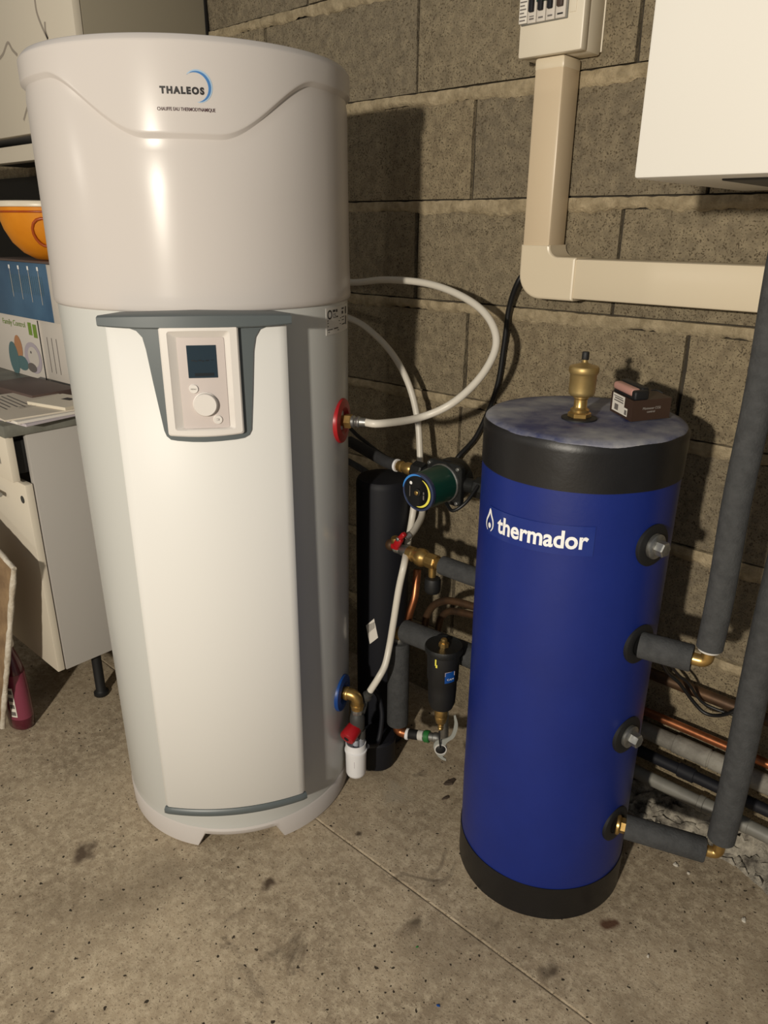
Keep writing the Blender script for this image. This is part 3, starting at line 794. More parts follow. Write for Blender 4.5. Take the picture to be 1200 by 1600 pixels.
# ---------------------------------------------------------------- safety group on the cold inlet
PC = Vector(hp(25, 0.275, 0.2635)); dc = hp(25, 0, 1) - hp(25, 0, 0)
sg = thing('safety_valve', PC, 'brass elbow safety valve with red knob on the blue collar of the water heater', 'valve')
ec = PC + dc * 0.036
tube('brass_elbow', elbow(PC - dc * 0.002, ec, ec + Vector((0, 0, -0.036)), 0.018), 0.0138, BRASS, sg, 20)
lathe('elbow_collar', [(0.0150, 0), (0.0158, 0.002), (0.0158, 0.006), (0.0150, 0.008)], PC + dc * 0.008, BRASS, sg, d=dc, n=28)
lathe('elbow_rim', [(0.0150, 0), (0.0158, 0.002), (0.0158, 0.005), (0.0150, 0.007)], ec + Vector((0, 0, -0.029)), BRASS, sg, n=28)
lathe('valve_nut', [(0.0125, 0), (0.0135, -0.002), (0.0135, -0.012), (0.0125, -0.014)][::-1], ec + Vector((0, 0, -0.034)), STEEL, sg, n=8)
vb = ec + Vector((0, 0, -0.075))
lathe('valve_body', [(0.010, 0.030), (0.0155, 0.024), (0.0175, 0.012), (0.0165, -0.012), (0.013, -0.020)][::-1], vb, DKGREY, sg, n=28)
rk = vb + Vector((-0.002, -0.002, -0.008)); dk = Vector((0.10, -0.90, -0.36)).normalized()
kn = lathe('red_knob', [(0.015, 0.0), (0.0180, 0.006), (0.0190, 0.034), (0.0176, 0.038), (0.010, 0.0385)], rk, RED, sg, d=dk, n=12)
lathe('knob_recess', [(0.0062, 0), (0.0062, 0.0015), (0.003, 0.001)], rk + dk * 0.038, RUBBER, kn, d=dk, n=20)
do_ = vb + Vector((0.006, 0.008, -0.02))
lathe('drain_outlet', [(0.009, 0), (0.009, -0.022)][::-1], do_, DKGREY, sg, n=20)
tube('drain_arm', [ec + Vector((0.0, 0.0, -0.058)), (ec + Vector((0.0, 0.0, -0.058))) * 0.5 + Vector((0.272, -0.408, 0.254)) * 0.5 + Vector((0.002, 0.0, -0.010)), (0.272, -0.408, 0.254)], 0.0082, DKGREY, sg, 12, 5)

SX, SY = (0.262, -0.43)
sp = thing('drain_siphon', (SX, SY, 0.05), 'white plastic drain siphon cup hanging below the red valve knob', 'siphon')
lathe('siphon_cup', [(0.0, 0.052), (0.016, 0.053), (0.0215, 0.057), (0.0235, 0.063), (0.0245, 0.118), (0.0252, 0.122), (0.0252, 0.124), (0.0240, 0.126), (0.0238, 0.146), (0.0222, 0.146), (0.0215, 0.12), (0.0, 0.115)], (SX, SY, -0.006), WPVC, sp, n=40)
lathe('cup_ring', [(0.0240, 0.1215), (0.0262, 0.123), (0.0262, 0.127), (0.0240, 0.1285)], (SX, SY, -0.006), WPVC, sp, n=40)
V, F = [], []
for i in range(21):
    a = math.radians(-20 + 200 * i / 20)
    for r, z in ((0.0205, 0.13), (0.0212, 0.158 + 0.014 * math.sin(PI * i / 20)), (0.0195, 0.158 + 0.014 * math.sin(PI * i / 20)), (0.019, 0.13)):
        V.append((SX + r * math.cos(a), SY + r * math.sin(a), z))
for i in range(20):
    for k in range(4):
        F.append([i * 4 + k, i * 4 + 4 + k, i * 4 + 4 + (k + 1) % 4, i * 4 + (k + 1) % 4])
link('funnel_shield', V, F, CLEAR, sp, True)
lathe('drip_spout', [(0.007, 0.120), (0.007, 0.19)], (SX, SY, -0.006), CLEAR, sp, n=16)
bars('moulded_mark', [(-6, 0.083, -3.5, 0.101)], lambda u, v, n: (SX + 0.0243 * math.cos(math.radians(u - 50)), SY + 0.0243 * math.sin(math.radians(u - 50)), v), PAPER[2], sp)
tag(tube('drain_hose', [(SX + 0.018, SY + 0.02, 0.125), (0.267, -0.36, 0.099), (0.258, -0.335, 0.156), (0.243, -0.33, 0.201), (0.235, -0.34, 0.224)], 0.0058, NAVY, None, 12, 8), 'thin black tube curving up beside the white siphon cup', 'tube')

# ---------------------------------------------------------------- black vessel standing behind
ve = thing('expansion_vessel', (0.165, -0.233, 0), 'tall black cylinder standing between the water heater and the insulated pipe', 'vessel')
VXc, VYc = 0.165, -0.233
lathe('shell', [(0.0, 0.0), (0.048, 0.0), (0.060, 0.006), (0.062, 0.02), (0.063, 0.05), (0.063, 0.705), (0.062, 0.714), (0.058, 0.720), (0.03, 0.724), (0.0, 0.725)], (VXc, VYc, 0), NAVY, ve, n=48)
def on_vessel(u, v, n):
    a = math.radians(u); return (VXc + (0.063 + n) * math.cos(a), VYc + (0.063 + n) * math.sin(a), v)
tg = curved('barcode_tag', [(-76, 0.308), (-57, 0.330), (-66, 0.381), (-86, 0.356)], 0.0, 0.0008, on_vessel, PAPER[1], ve, 4)
bars('barcode_print', [(-80 + 2.4 * i, 0.3375 + 0.003 * i, -79 + 2.4 * i, 0.361 + 0.002 * i) for i in range(7)], on_vessel, BLACK, tg, 0.0012)

pt = thing('black_pot', (0.232, -0.322, 0), 'low black plastic pot on the floor beside the white siphon cup', 'pot')
lathe('pot_body', [(0.0, 0.0), (0.034, 0.0), (0.041, 0.004), (0.044, 0.014), (0.045, 0.070), (0.046, 0.078), (0.044, 0.080), (0.041, 0.078), (0.040, 0.012), (0.0, 0.010)], (0.232, -0.322, 0), NAVY, pt, n=40)
lathe('pot_lid', [(0.0405, 0.072), (0.0435, 0.0795), (0.042, 0.084), (0.02, 0.086), (0.0, 0.0865)], (0.232, -0.322, 0), NAVY, pt, n=40)

# ---------------------------------------------------------------- circulator pump
FZ, FY = 0.774, -0.275
PX_ = 0.388
pu = thing('circulator_pump', (PX_, FY, FZ - 0.05), 'dark green circulator pump with blue-ringed black dial beside the blue tank', 'pump')
ay = (0, -1, 0)
lathe('volute', [(0.030, -0.030), (0.043, -0.022), (0.046, -0.01), (0.046, 0.012)], (PX_, FY, FZ), IRON, pu, d=ay, n=32)
vp = rrect(-0.044, 0.044, -0.044, 0.044, 0.012, 4, 1)
prism('mounting_flange', vp, (0.0, 0.012), IRON, pu, 0.001, lambda u, v, n: (PX_ + u, FY - 0.010 - n, FZ + v))
for sx in (-1, 1):
    for sz in (-1, 1):
        lathe('flange_bolt', [(0.0042, 0), (0.0042, 0.006), (0.003, 0.007)], (PX_ + 0.036 * sx, FY - 0.021, FZ + 0.036 * sz), STEEL, pu, d=ay, hexn=6)
lathe('steel_collar', [(0.0395, 0), (0.0405, 0.002), (0.0405, 0.007), (0.0388, 0.009)], (PX_, FY - 0.021, FZ), STEEL, pu, d=ay, n=48)
lathe('motor_housing', [(0.0385, 0), (0.0380, 0.060), (0.0375, 0.066)], (PX_, FY - 0.028, FZ), PGREEN, pu, d=ay, n=48)
fy0 = FY - 0.094
ring = lathe('face_ring', [(0.0375, 0), (0.0385, 0.003), (0.0385, 0.010), (0.0360, 0.0125), (0.0345, 0.0120), (0.0338, 0.0095), (0.0, 0.0095)], (PX_, fy0, FZ), NAVYRING, pu, d=ay, n=56)
lathe('dial_face', [(0.0338, 0.009), (0.0338, 0.0102), (0.0, 0.0102)], (PX_, fy0, FZ), GLOSSB, pu, d=ay, n=48)
def face(u, v, n): return (PX_ + u, fy0 - 0.0104 - n, FZ + v)
def arc(name, r0, r1, a0, a1, m, n=0.0006, taper=True):
    V, F = [], []; k = 32
    for i in range(k + 1):
        t = i / k; a = math.radians(a0 + (a1 - a0) * t); wd = (r1 - r0) / 2 * (math.sin(PI * t) ** 0.6 if taper else 1) + 1e-5; rm = (r0 + r1) / 2
        V += [face((rm - wd) * math.cos(a), (rm - wd) * math.sin(a), n), face((rm + wd) * math.cos(a), (rm + wd) * math.sin(a), n)]
    for i in range(k): F.append([2 * i, 2 * i + 1, 2 * i + 3, 2 * i + 2])
    return link(name, V, F, m, pu)
arc('blue_light_arc', 0.0338, 0.0378, 75, 175, LEDB, 0.0028)
arc('yellow_arc', 0.0268, 0.0318, -95, 70, YEL)
lathe('dial_seat', [(0.0085, 0), (0.008, 0.003), (0.005, 0.004)], (PX_, fy0 - 0.010, FZ), IRON, pu, d=ay, n=28)
lathe('brass_screw', [(0.0045, 0), (0.0045, 0.003), (0.003, 0.004)], (PX_, fy0 - 0.0135, FZ), BRASS, pu, d=ay, n=20)
V = [face(-0.0175, 0.0165, 0.0006)] + [face(-0.0175 + 0.0034 * math.cos(i * PI / 8), 0.0165 + 0.0034 * math.sin(i * PI / 8), 0.0006) for i in range(16)]
link('indicator_dot', V, [[0, i + 1, (i + 1) % 16 + 1] for i in range(16)], WPRINT, pu)
for q_ in ((-0.0205, -0.012, -0.019, 0.010), (0.0135, -0.012, 0.0165, -0.003), (0.0135, -0.001, 0.0165, 0.004)):
    bars('dial_print', [q_], face, PRINT, pu, 0.0006)
lathe('inlet_nut', [(0.0200, 0), (0.0225, 0.003), (0.0225, 0.026), (0.0205, 0.029)], (PX_ - 0.095, FY, FZ), IRON, pu, d=(1, 0, 0), hexn=8)
lathe('outlet_nut', [(0.0200, 0), (0.0225, 0.003), (0.0225, 0.026), (0.0205, 0.029)], (PX_ + 0.066, FY, FZ), IRON, pu, d=(1, 0, 0), hexn=8)
lathe('flow_tube', [(0.015, 0), (0.015, 0.14)], (PX_ - 0.07, FY, FZ), IRON, pu, d=(1, 0, 0), n=24)
tube('pump_lead', [(PX_ + 0.03, FY - 0.05, FZ - 0.03), (PX_ + 0.058, FY - 0.065, FZ - 0.034), (PX_ + 0.078, FY - 0.05, FZ - 0.015), (PX_ + 0.083, FY - 0.02, FZ + 0.012)], 0.0035, CABLE, pu, 10, 6)

pi_ = thing('pump_inlet_pipe', (0.23, FY, FZ - 0.014), 'brass union and grey pipe end leading into the pump from the left', 'pipe')
lathe('brass_union', [(0.011, 0), (0.0125, 0.002), (0.0125, 0.012), (0.0105, 0.014), (0.0105, 0.022), (0.0135, 0.024), (0.0135, 0.036), (0.011, 0.04)], (0.2465, FY, FZ), BRASS, pi_, d=(1, 0, 0), n=10)
lathe('white_ring', [(0.0138, 0), (0.0142, 0.001), (0.0142, 0.004), (0.0138, 0.005)], (0.240, FY, FZ), WPVC, pi_, d=(1, 0, 0), n=28)
tube('grey_pipe', elbow((0.243, FY, FZ), (0.215, FY, FZ), (0.05, FY + 0.05, FZ + 0.006), 0.02), 0.0128, FOAMD, pi_, 20)
ot = thing('pump_outlet_pipe', (0.48, FY, FZ - 0.012), 'short black pipe between the pump and the upper left port of the blue tank', 'pipe')
lathe('nipple', [(0.0135, 0), (0.0135, 0.085)], (PX_ + 0.09, FY, FZ), IRON, ot, d=(1, 0, 0), n=24)
tag(tube('condensate_pipe', [(-0.103, -0.1, 0.678), (-0.033, -0.11, 0.671), (0.075, -0.13, 0.654), (0.177, -0.15, 0.637), (0.227, -0.15, 0.625)], 0.0085, FOAM, None, 14, 5), 'dark grey pipe slanting down behind the pump', 'pipe')

# ---------------------------------------------------------------- valve line with red handle
VZ, VYl = 0.583, -0.285
vl = thing('ball_valve', (0.31, VYl, VZ - 0.02), 'brass ball valve with red butterfly handle below the pump', 'valve')
lathe('brass_body', [(0.014, 0), (0.0165, 0.002), (0.0165, 0.016), (0.0145, 0.018), (0.0145, 0.024), (0.0195, 0.030), (0.0205, 0.038), (0.0195, 0.046), (0.0155, 0.052), (0.0155, 0.056)], (0.288, VYl, VZ), BRASS, vl, d=(1, 0, 0), n=28)
lathe('union_nut', [(0.0165, 0), (0.0175, 0.002), (0.0175, 0.022), (0.0165, 0.025)], (0.344, VYl, VZ), BRASS, vl, d=(1, 0, 0), hexn=8)
lathe('tail_piece', [(0.0128, 0), (0.0128, 0.012), (0.0142, 0.014), (0.0142, 0.020)], (0.366, VYl, VZ), BRASS, vl, d=(1, 0, 0), n=24)
lathe('ribbed_end', [(0.011, 0), (0.0115, 0.002), (0.0095, 0.004), (0.0118, 0.007), (0.0095, 0.010), (0.0118, 0.013), (0.0100, 0.016), (0.0125, 0.02), (0.0125, 0.042)], (0.250, VYl, VZ + 0.001), STEEL, vl, d=(1, 0, 0), n=24)
lathe('left_elbow', [(0.0, 0), (0.011, 0.001), (0.0135, 0.006), (0.0135, 0.014), (0.011, 0.018), (0.011, 0.024)], (0.228, VYl, VZ + 0.004), COPPERD, vl, d=(1, 0, 0), n=24)
lathe('side_port', [(0.008, 0), (0.0095, 0.002), (0.0095, 0.018), (0.008, 0.022)], (0.256, VYl - 0.004, VZ + 0.009), BRASS, vl, d=(0, -0.25, 1), n=20)
hn = link('red_handle', *cat(geo_box((0.2685, VYl - 0.012, VZ + 0.022), (0.016, 0.014, 0.030), 0.004, 2, Matrix.Rotation(math.radians(28), 3, 'Y')),
          geo_box((0.2815, VYl - 0.013, VZ + 0.042), (0.011, 0.012, 0.020), 0.003, 2, Matrix.Rotation(math.radians(40), 3, 'Y')),
          geo_box((0.2600, VYl - 0.012, VZ + 0.010), (0.020, 0.012, 0.012), 0.003, 2)), RED, vl, True, 50)
lathe('handle_screw', [(0.0045, 0), (0.0045, 0.004), (0.003, 0.005)], (0.2735, VYl - 0.018, VZ + 0.034), STEEL, hn, d=(0, -1, 0), n=16)
lathe('drain_boss', [(0.0085, 0), (0.0085, 0.022)], (0.362, VYl - 0.006, VZ - 0.032), BRASS, vl, n=20)
lathe('black_cap', [(0.011, 0.0), (0.016, 0.003), (0.0185, 0.010), (0.0185, 0.030), (0.016, 0.036), (0.010, 0.038)], (0.366, VYl - 0.008, VZ - 0.070), RUBBER, vl, n=10)
tag(tube('insulated_pipe', [(0.384, VYl, VZ), (0.44, VYl, VZ), (0.522, VYl, VZ + 0.002)], 0.0205, FOAM, None, 24), 'grey foam-insulated pipe between the brass valve and the blue tank', 'pipe')

# ---------------------------------------------------------------- lower left pipework and filter
ip = thing('insulated_riser', (0.278, -0.30, 0.10), 'grey foam-insulated riser with copper elbows left of the black filter', 'pipe')
lathe('foam_sleeve', [(0.010, 0.130), (0.0255, 0.130), (0.0260, 0.132), (0.0260, 0.357), (0.0255, 0.359), (0.010, 0.359)], (0.278, -0.30, 0), FOAM, ip, n=32)
tube('bottom_elbow', elbow((0.278, -0.30, 0.14), (0.278, -0.30, 0.104), (0.302, -0.292, 0.104), 0.014), 0.0115, COPPER, ip, 18)
lathe('white_collar', [(0.0135, 0), (0.0142, 0.001), (0.0142, 0.006), (0.0125, 0.008)], (0.300, -0.2925, 0.104), WPVC, ip, d=(0.95, 0.31, 0), n=24)
tube('top_elbow', elbow((0.278, -0.30, 0.350), (0.278, -0.30, 0.392), (0.315, -0.30, 0.392), 0.018), 0.0115, BRASS, ip, 18)
lathe('silver_collar', [(0.0148, 0.358), (0.0152, 0.36), (0.0138, 0.368), (0.0125, 0.369)], (0.278, -0.30, 0), STEEL, ip, n=24)
lathe('horizontal_sleeve', [(0.012, 0), (0.0255, 0), (0.026, 0.002), (0.026, 0.238)], (0.296, -0.30, 0.394), FOAM, ip, d=(1, 0, 0.06), n=28)
cn = thing('filter_connection', (0.33, -0.28, 0.09), 'thin connecting pipe with green band below the black filter', 'pipe')
dcn = Vector((0.95, 0.31, 0.16)).normalized(); cs = Vector((0.3055, -0.2905, 0.1055))
lathe('black_sleeve', [(0.0118, 0), (0.0122, 0.001), (0.0122, 0.03)], cs, RUBBER, cn, d=dcn, n=20)
lathe('pale_sleeve', [(0.0118, 0.026), (0.0125, 0.027), (0.0125, 0.040)], cs, LABEL, cn, d=dcn, n=20)
lathe('green_band', [(0.013, 0.042), (0.0148, 0.044), (0.0148, 0.054), (0.013, 0.056)], cs, GREENB, cn, d=dcn, n=24)
lathe('steel_tail', [(0.0105, 0.036), (0.0105, 0.066), (0.0125, 0.068), (0.0125, 0.078)], cs, STEEL, cn, d=dcn, n=20)
tube('riser_stub', elbow(cs + dcn * 0.07, cs + dcn * 0.092, cs + dcn * 0.092 + Vector((0.006, -0.012, 0.085)), 0.014), 0.011, STEEL, cn, 16)

MX, MY = (0.449, -0.355)
fi = thing('magnetic_filter', (MX, MY, 0.20), 'black cylindrical magnetic filter with brass fittings left of the blue tank', 'filter')
lathe('canister', [(0.0, 0.288), (0.014, 0.288), (0.0245, 0.293), (0.0290, 0.306), (0.0305, 0.336), (0.0305, 0.360), (0.0332, 0.365), (0.0345, 0.428), (0.0340, 0.432)], (MX, MY, 0), RUBBER, fi, n=40)
lathe('lid', [(0.0340, 0.428), (0.0395, 0.430), (0.0402, 0.433), (0.0402, 0.442), (0.0385, 0.445), (0.0340, 0.4425), (0.0, 0.442)], (MX, MY, 0), IRON, fi, n=40)
lathe('lid_nut', [(0.0105, 0.441), (0.0115, 0.442), (0.0115, 0.448), (0.009, 0.450), (0.0072, 0.450), (0.0072, 0.457), (0.005, 0.459)], (MX, MY, 0), BRASS, fi, hexn=8)
lathe('bottom_fitting', [(0.006, 0.231), (0.0065, 0.235), (0.005, 0.237), (0.0068, 0.241), (0.005, 0.243), (0.0072, 0.247), (0.011, 0.250), (0.0140, 0.262), (0.0140, 0.266), (0.0130, 0.267), (0.0145, 0.269), (0.0145, 0.288), (0.012, 0.291)], (MX, MY, 0), BRASS, fi, n=24)
def on_filter(u, v, n):
    a = math.radians(u); return (MX + (0.0343 + n) * math.cos(a), MY + (0.0343 + n) * math.sin(a), v)
bars('yellow_mark', [(-82, 0.4125, -77, 0.4275), (-79, 0.408, -73, 0.415)], on_filter, YEL, fi, 0.0015)
lb = curved('blue_label', [(-46, 0.372), (-10, 0.374), (-10, 0.399), (-46, 0.397)], 0.0, 0.0010, on_filter, BLUEP, fi, 4)
bars('label_header', [(-46, 0.389, -10, 0.3985)], on_filter, LILAC, lb, 0.0014)
text('label_lettering', 'CAM', 0.0125, lambda u, v, n: on_filter(-38 + math.degrees(u / 0.03), 0.3795 + v, n), WPRINT, lb, n=0.0016)
tube('side_branch', [(MX + 0.01, MY + 0.01, 0.408), (MX + 0.02, MY + 0.045, 0.408)], 0.013, IRON, fi, 16)
# grey key hanging below the filter
ky = thing('filter_key', (MX - 0.002, MY - 0.012, 0.19), 'pale grey plastic key with black knob hanging below the black filter', 'key')
KO = Vector((MX + 0.0, MY - 0.004, 0.0))
u_ = Vector((0.76, 0.65, 0)); n_ = Vector((0.65, -0.76, 0))
def on_key(u, v, n): q = KO + u_ * u + n_ * n; return (q.x, q.y, v - 0.026)
kpl = [(q.x, q.y) for q in spline([(0.030, 0.295, 0), (0.032, 0.272, 0), (0.026, 0.243, 0), (0.010, 0.232, 0), (-0.004, 0.229, 0), (-0.011, 0.218, 0), (-0.010, 0.205, 0), (-0.003, 0.190, 0), (0.008, 0.178, 0), (0.018, 0.174, 0)], 5)]
kpl += [(q.x, q.y) for q in spline([(0.017, 0.180, 0), (0.010, 0.186, 0), (0.015, 0.193, 0), (0.019, 0.205, 0), (0.015, 0.218, 0), (0.022, 0.228, 0), (0.034, 0.240, 0), (0.040, 0.270, 0), (0.034, 0.297, 0)], 5)]
prism('key_plate', kpl, (-0.0015, 0.0015), GREYPL, ky, 0, on_key)
V, F = geo_loft([[on_key(0.0045 + r * math.cos(i * PI / 14), 0.2065 + r * math.sin(i * PI / 14), h) for i in range(28)] for r, h in ((0.0135, -0.003), (0.0145, 0.0), (0.0135, 0.004), (0.0115, 0.004), (0.0105, -0.002))])
link('key_ring', V, F, LABEL, ky, True)
lathe('black_knob', [(0.0105, -0.003), (0.0108, 0.004), (0.009, 0.0055), (0, 0.006)], on_key(0.0045, 0.2065, 0), RUBBER, ky, d=n_, n=28)
tube('black_strap', [on_key(-0.001, 0.262, 0.012), on_key(0.001, 0.235, 0.011), on_key(0.0035, 0.213, 0.005)], 0.0016, RUBBER, ky, 8, 4)

cp = thing('copper_arch', (0.42, -0.18, 0.44), 'tarnished copper pipe arching behind the black filter', 'pipe')
tube('arched_pipe', [(0.275, -0.2, 0.355), (0.28, -0.2, 0.385), (0.3, -0.2, 0.421), (0.333, -0.2, 0.445), (0.37, -0.2, 0.455), (0.413, -0.2, 0.459), (0.456, -0.2, 0.462)], 0.0088, COPPERD, cp, 14, 6)
tube('rear_pipe', [(0.262, -0.13, 0.307), (0.272, -0.13, 0.348), (0.301, -0.13, 0.377), (0.376, -0.13, 0.393)], 0.0088, COPPERD, cp, 14, 6)
tag(tube('copper_riser', [(0.277, -0.27, 0.392), (0.281, -0.265, 0.424), (0.284, -0.255, 0.455), (0.28, -0.245, 0.483), (0.275, -0.235, 0.519)], 0.0092, COPPER, None, 14, 5), 'short copper riser beside the white hose under the brass valve', 'pipe')

# ---------------------------------------------------------------- insulated pipes right of the blue tank
def stub(nm, label, az, z, e, up, r, rv, hexnut):
    d = tp(az, 0, 1) - tp(az, 0, 0)
    a = tp(az, z, TR + 0.002); e = Vector(e)
    t = thing(nm, (e.x, e.y, z - 0.03), label, 'pipe')
    dd = (e - a).normalized()
    L_ = (e - a).length
    if hexnut:
        lathe('brass_flange', [(0.019, 0), (0.0195, 0.004), (0.017, 0.007)], a, BRASS, t, d=dd, n=28)
        lathe('brass_nut', [(0.0135, 0.005), (0.0145, 0.007), (0.0145, 0.020), (0.0135, 0.022)], a, BRASS, t, d=dd, hexn=6)
    lathe('foam_sleeve', [(0.010, 0.016 if hexnut else 0.0), (r, 0.016 if hexnut else 0.0), (r + 0.0005, 0.018 if hexnut else 0.002), (r + 0.0005, L_ - 0.012), (r - 0.001, L_ - 0.010), (0.010, L_ - 0.012)], a, FOAM, t, d=dd, n=32)
    tube('brass_elbow', elbow(e - dd * 0.020, e + dd * 0.012, e + dd * 0.012 + Vector((0, 0, 0.034)), 0.012), 0.0105, BRASS, t, 18)
    q = e + dd * 0.012
    lathe('pale_collar', [(0.0125, z + 0.020), (0.017, z + 0.023), (0.0175, z + 0.030), (0.0155, z + 0.034)], (q.x, q.y, 0), LABEL, t, n=24)
    zt = up
    pts = [(q.x, q.y, z + 0.028 + (zt - z - 0.028) * i / 14) for i in range(15)]
    pts = [(x + 0.0015 * math.sin(i * 0.9), y, zz) for i, (x, y, zz) in enumerate(pts)]
    tube('vertical_sleeve', pts, rv, FOAM, t, 28)
    return t
stub('insulated_pipe', 'grey foam-insulated pipe rising from the upper port of the blue tank to the boiler', -13.0, 0.602, (0.938, -0.318, 0.602), 1.306, 0.0225, 0.0205, False)
stub('insulated_pipe', 'grey foam-insulated pipe rising from the lowest port of the blue tank to the boiler', -8.5, 0.204, (1.004, -0.262, 0.196), 1.306, 0.0225, 0.0235, True)

# pipes clipped along the wall behind them
def wallpipe(nm, z, y, r, x0, x1, m, label, cuff=None, cm=None):
    t = thing(nm, (x0, y, z - r), label, 'pipe')
    lathe('pipe', [(r, 0), (r, x1 - x0)], (x0, y, z), m, t, d=(1, 0, 0), n=20)
    for c0_, c1_, cr in (cuff or []):
        lathe('coupling', [(cr - 0.001, 0), (cr, 0.001), (cr, c1_ - c0_ - 0.001), (cr - 0.001, c1_ - c0_)], (c0_, y, z), cm or m, t, d=(1, 0, 0), n=20)
    return t
wallpipe('wall_pipe', 0.365, -0.040, 0.0125, 0.40, 2.0, COPPERD, 'brown tarnished pipe along the wall, highest of the four', None)
wallpipe('wall_pipe', 0.268, -0.040, 0.0095, 0.42, 2.0, COPPER, 'bright copper pipe along the wall behind the insulated pipe', None)
wallpipe('wall_pipe', 0.2215, -0.040, 0.0185, 0.60, 2.0, PVCW, 'thick worn pale grey pipe just below the bright copper pipe', [(0.845, 0.9185, 0.0205), (0.922, 1.06, 0.0200)], PVCW)
wallpipe('wall_pipe', 0.116, -0.055, 0.0150, 0.42, 2.0, PVC, 'grey plastic drain pipe along the wall, lowest above the rough mortar', [(0.918, 0.930, 0.0178), (0.930, 1.02, 0.0166)], PVC)
wallpipe('wall_pipe', 0.170, -0.050, 0.0125, 0.60, 2.0, NAVY, 'black sleeve pipe between the pale pipe and the lowest drain pipe', [(0.865, 0.90, 0.0155)], NAVY)
tag(tube('sensor_lead', [(0.83, -0.20, 0.52), (0.828, -0.12, 0.436), (0.848, -0.09, 0.4), (0.873, -0.07, 0.36), (0.897, -0.065, 0.341), (0.922, -0.065, 0.346), (0.95, -0.07, 0.372), (0.966, -0.06, 0.4)], 0.0038, CABLE, None, 10, 8), 'black cable drooping in front of the highest wall pipe', 'cable')
tag(tube('sensor_lead', [(0.83, -0.20, 0.53), (0.846, -0.12, 0.441), (0.864, -0.09, 0.408), (0.888, -0.068, 0.366), (0.916, -0.06, 0.356), (0.954, -0.056, 0.357), (1, -0.056, 0.367)], 0.0030, CABLE, None, 10, 8), 'thinner black cable crossing the highest wall pipe to the right', 'cable')
vcl = thing('wall_valve', (1.07, -0.045, 0.345), 'small brass and black pipe fitting at the right edge beside the insulated pipe', 'fitting')
lathe('black_joint', [(0.013, 0), (0.014, 0.002), (0.014, 0.02)], (1.025, -0.045, 0.318), RUBBER, vcl, d=(1, 0, 0), n=16)
lathe('brass_joint', [(0.011, 0.018), (0.012, 0.02), (0.012, 0.09)], (1.025, -0.045, 0.318), BRASSL, vcl, d=(1, 0, 0), n=16)

# ---------------------------------------------------------------- kitchen cabinets in the corner
CX = -0.50
UX = -0.700
uc = thing('wall_cabinet', (UX - 0.3, -0.2, 1.43), 'cream wall cabinet with taupe side behind the water heater', 'cabinet')
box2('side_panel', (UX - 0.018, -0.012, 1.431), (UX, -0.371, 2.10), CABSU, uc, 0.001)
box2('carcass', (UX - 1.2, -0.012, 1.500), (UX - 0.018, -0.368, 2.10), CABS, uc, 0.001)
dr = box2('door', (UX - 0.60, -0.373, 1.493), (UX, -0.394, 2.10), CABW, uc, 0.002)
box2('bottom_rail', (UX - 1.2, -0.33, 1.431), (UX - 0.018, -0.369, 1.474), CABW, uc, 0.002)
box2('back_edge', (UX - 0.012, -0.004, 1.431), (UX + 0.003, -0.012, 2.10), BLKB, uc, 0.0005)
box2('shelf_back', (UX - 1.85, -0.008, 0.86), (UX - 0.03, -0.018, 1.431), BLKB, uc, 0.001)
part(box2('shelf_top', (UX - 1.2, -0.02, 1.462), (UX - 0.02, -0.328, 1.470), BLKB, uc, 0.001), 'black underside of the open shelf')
def on_door(u, v, n): return (u, -0.3942 - n, v)
DL = [[(-1.14, -0.395, 1.687), (-1.111, -0.395, 1.696), (-1.073, -0.395, 1.717), (-1.052, -0.395, 1.698), (-1.026, -0.395, 1.682)], [(-0.883, -0.395, 1.788), (-0.882, -0.395, 1.76), (-0.868, -0.395, 1.731), (-0.842, -0.395, 1.694)], [(-0.846, -0.395, 1.733), (-0.849, -0.395, 1.714), (-0.841, -0.395, 1.696)], [(-1, -0.395, 1.568), (-1.047, -0.395, 1.528)]]
for pl in DL:
    q = spline([(a[0], a[2], 0) for a in pl], 5)
    ribbon('line_drawing', [(v.x, v.y) for v in q], [0.0075] * len(q), on_door, DRAW, dr, 0.0004)

lc = thing('base_cabinet', (CX - 0.25, -0.6, 0.0), 'white base cabinet with half-open drawer left of the water heater', 'cabinet')
box2('side_panel', (CX - 0.018, -0.17, 0.152), (CX, -0.750, 0.798), CABS, lc, 0.001)
box2('carcass', (CX - 0.85, -0.17, 0.152), (CX - 0.018, -0.735, 0.66), CABS, lc, 0.001)
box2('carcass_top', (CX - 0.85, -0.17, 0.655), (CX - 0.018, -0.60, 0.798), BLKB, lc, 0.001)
do = box2('door', (CX - 0.60, -0.753, 0.153), (CX - 0.002, -0.772, 0.676), CABW, lc, 0.002)
tube('door_handle', [(-0.70, -0.780, 0.628), (-0.655, -0.790, 0.628), (-0.617, -0.790, 0.6285)], 0.0055, STEEL, do, 12)
lathe('keyhole', [(0.0095, 0), (0.0095, 0.0015), (0.007, 0.0012), (0, 0.0006)], (-0.529, -0.7718, 0.6335), DKGREY, do, d=(0, -1, 0), n=24)
dw = box2('drawer_front', (CX - 0.60, -0.778, 0.688), (CX - 0.004, -0.797, 0.800), CABW, lc, 0.002)
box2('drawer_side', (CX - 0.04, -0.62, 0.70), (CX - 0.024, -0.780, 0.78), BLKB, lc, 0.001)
bars('sticker_print', [(-0.62 + 0.005 * i, 0.725, -0.6175 + 0.005 * i, 0.752) for i in range(14)], lambda u, v, n: (u, -0.7972 - n, v), PRINT, dw, 0.0004)
for lx, ly in ((-0.545, -0.648), (-0.545, -0.24), (-1.3, -0.648), (-1.3, -0.24)):
    lg = lathe('leg', [(0.019, 0.0), (0.0205, 0.002), (0.0205, 0.010), (0.015, 0.013), (0.0135, 0.016), (0.0135, 0.152)], (lx, ly, 0), RUBBER, lc, n=24)
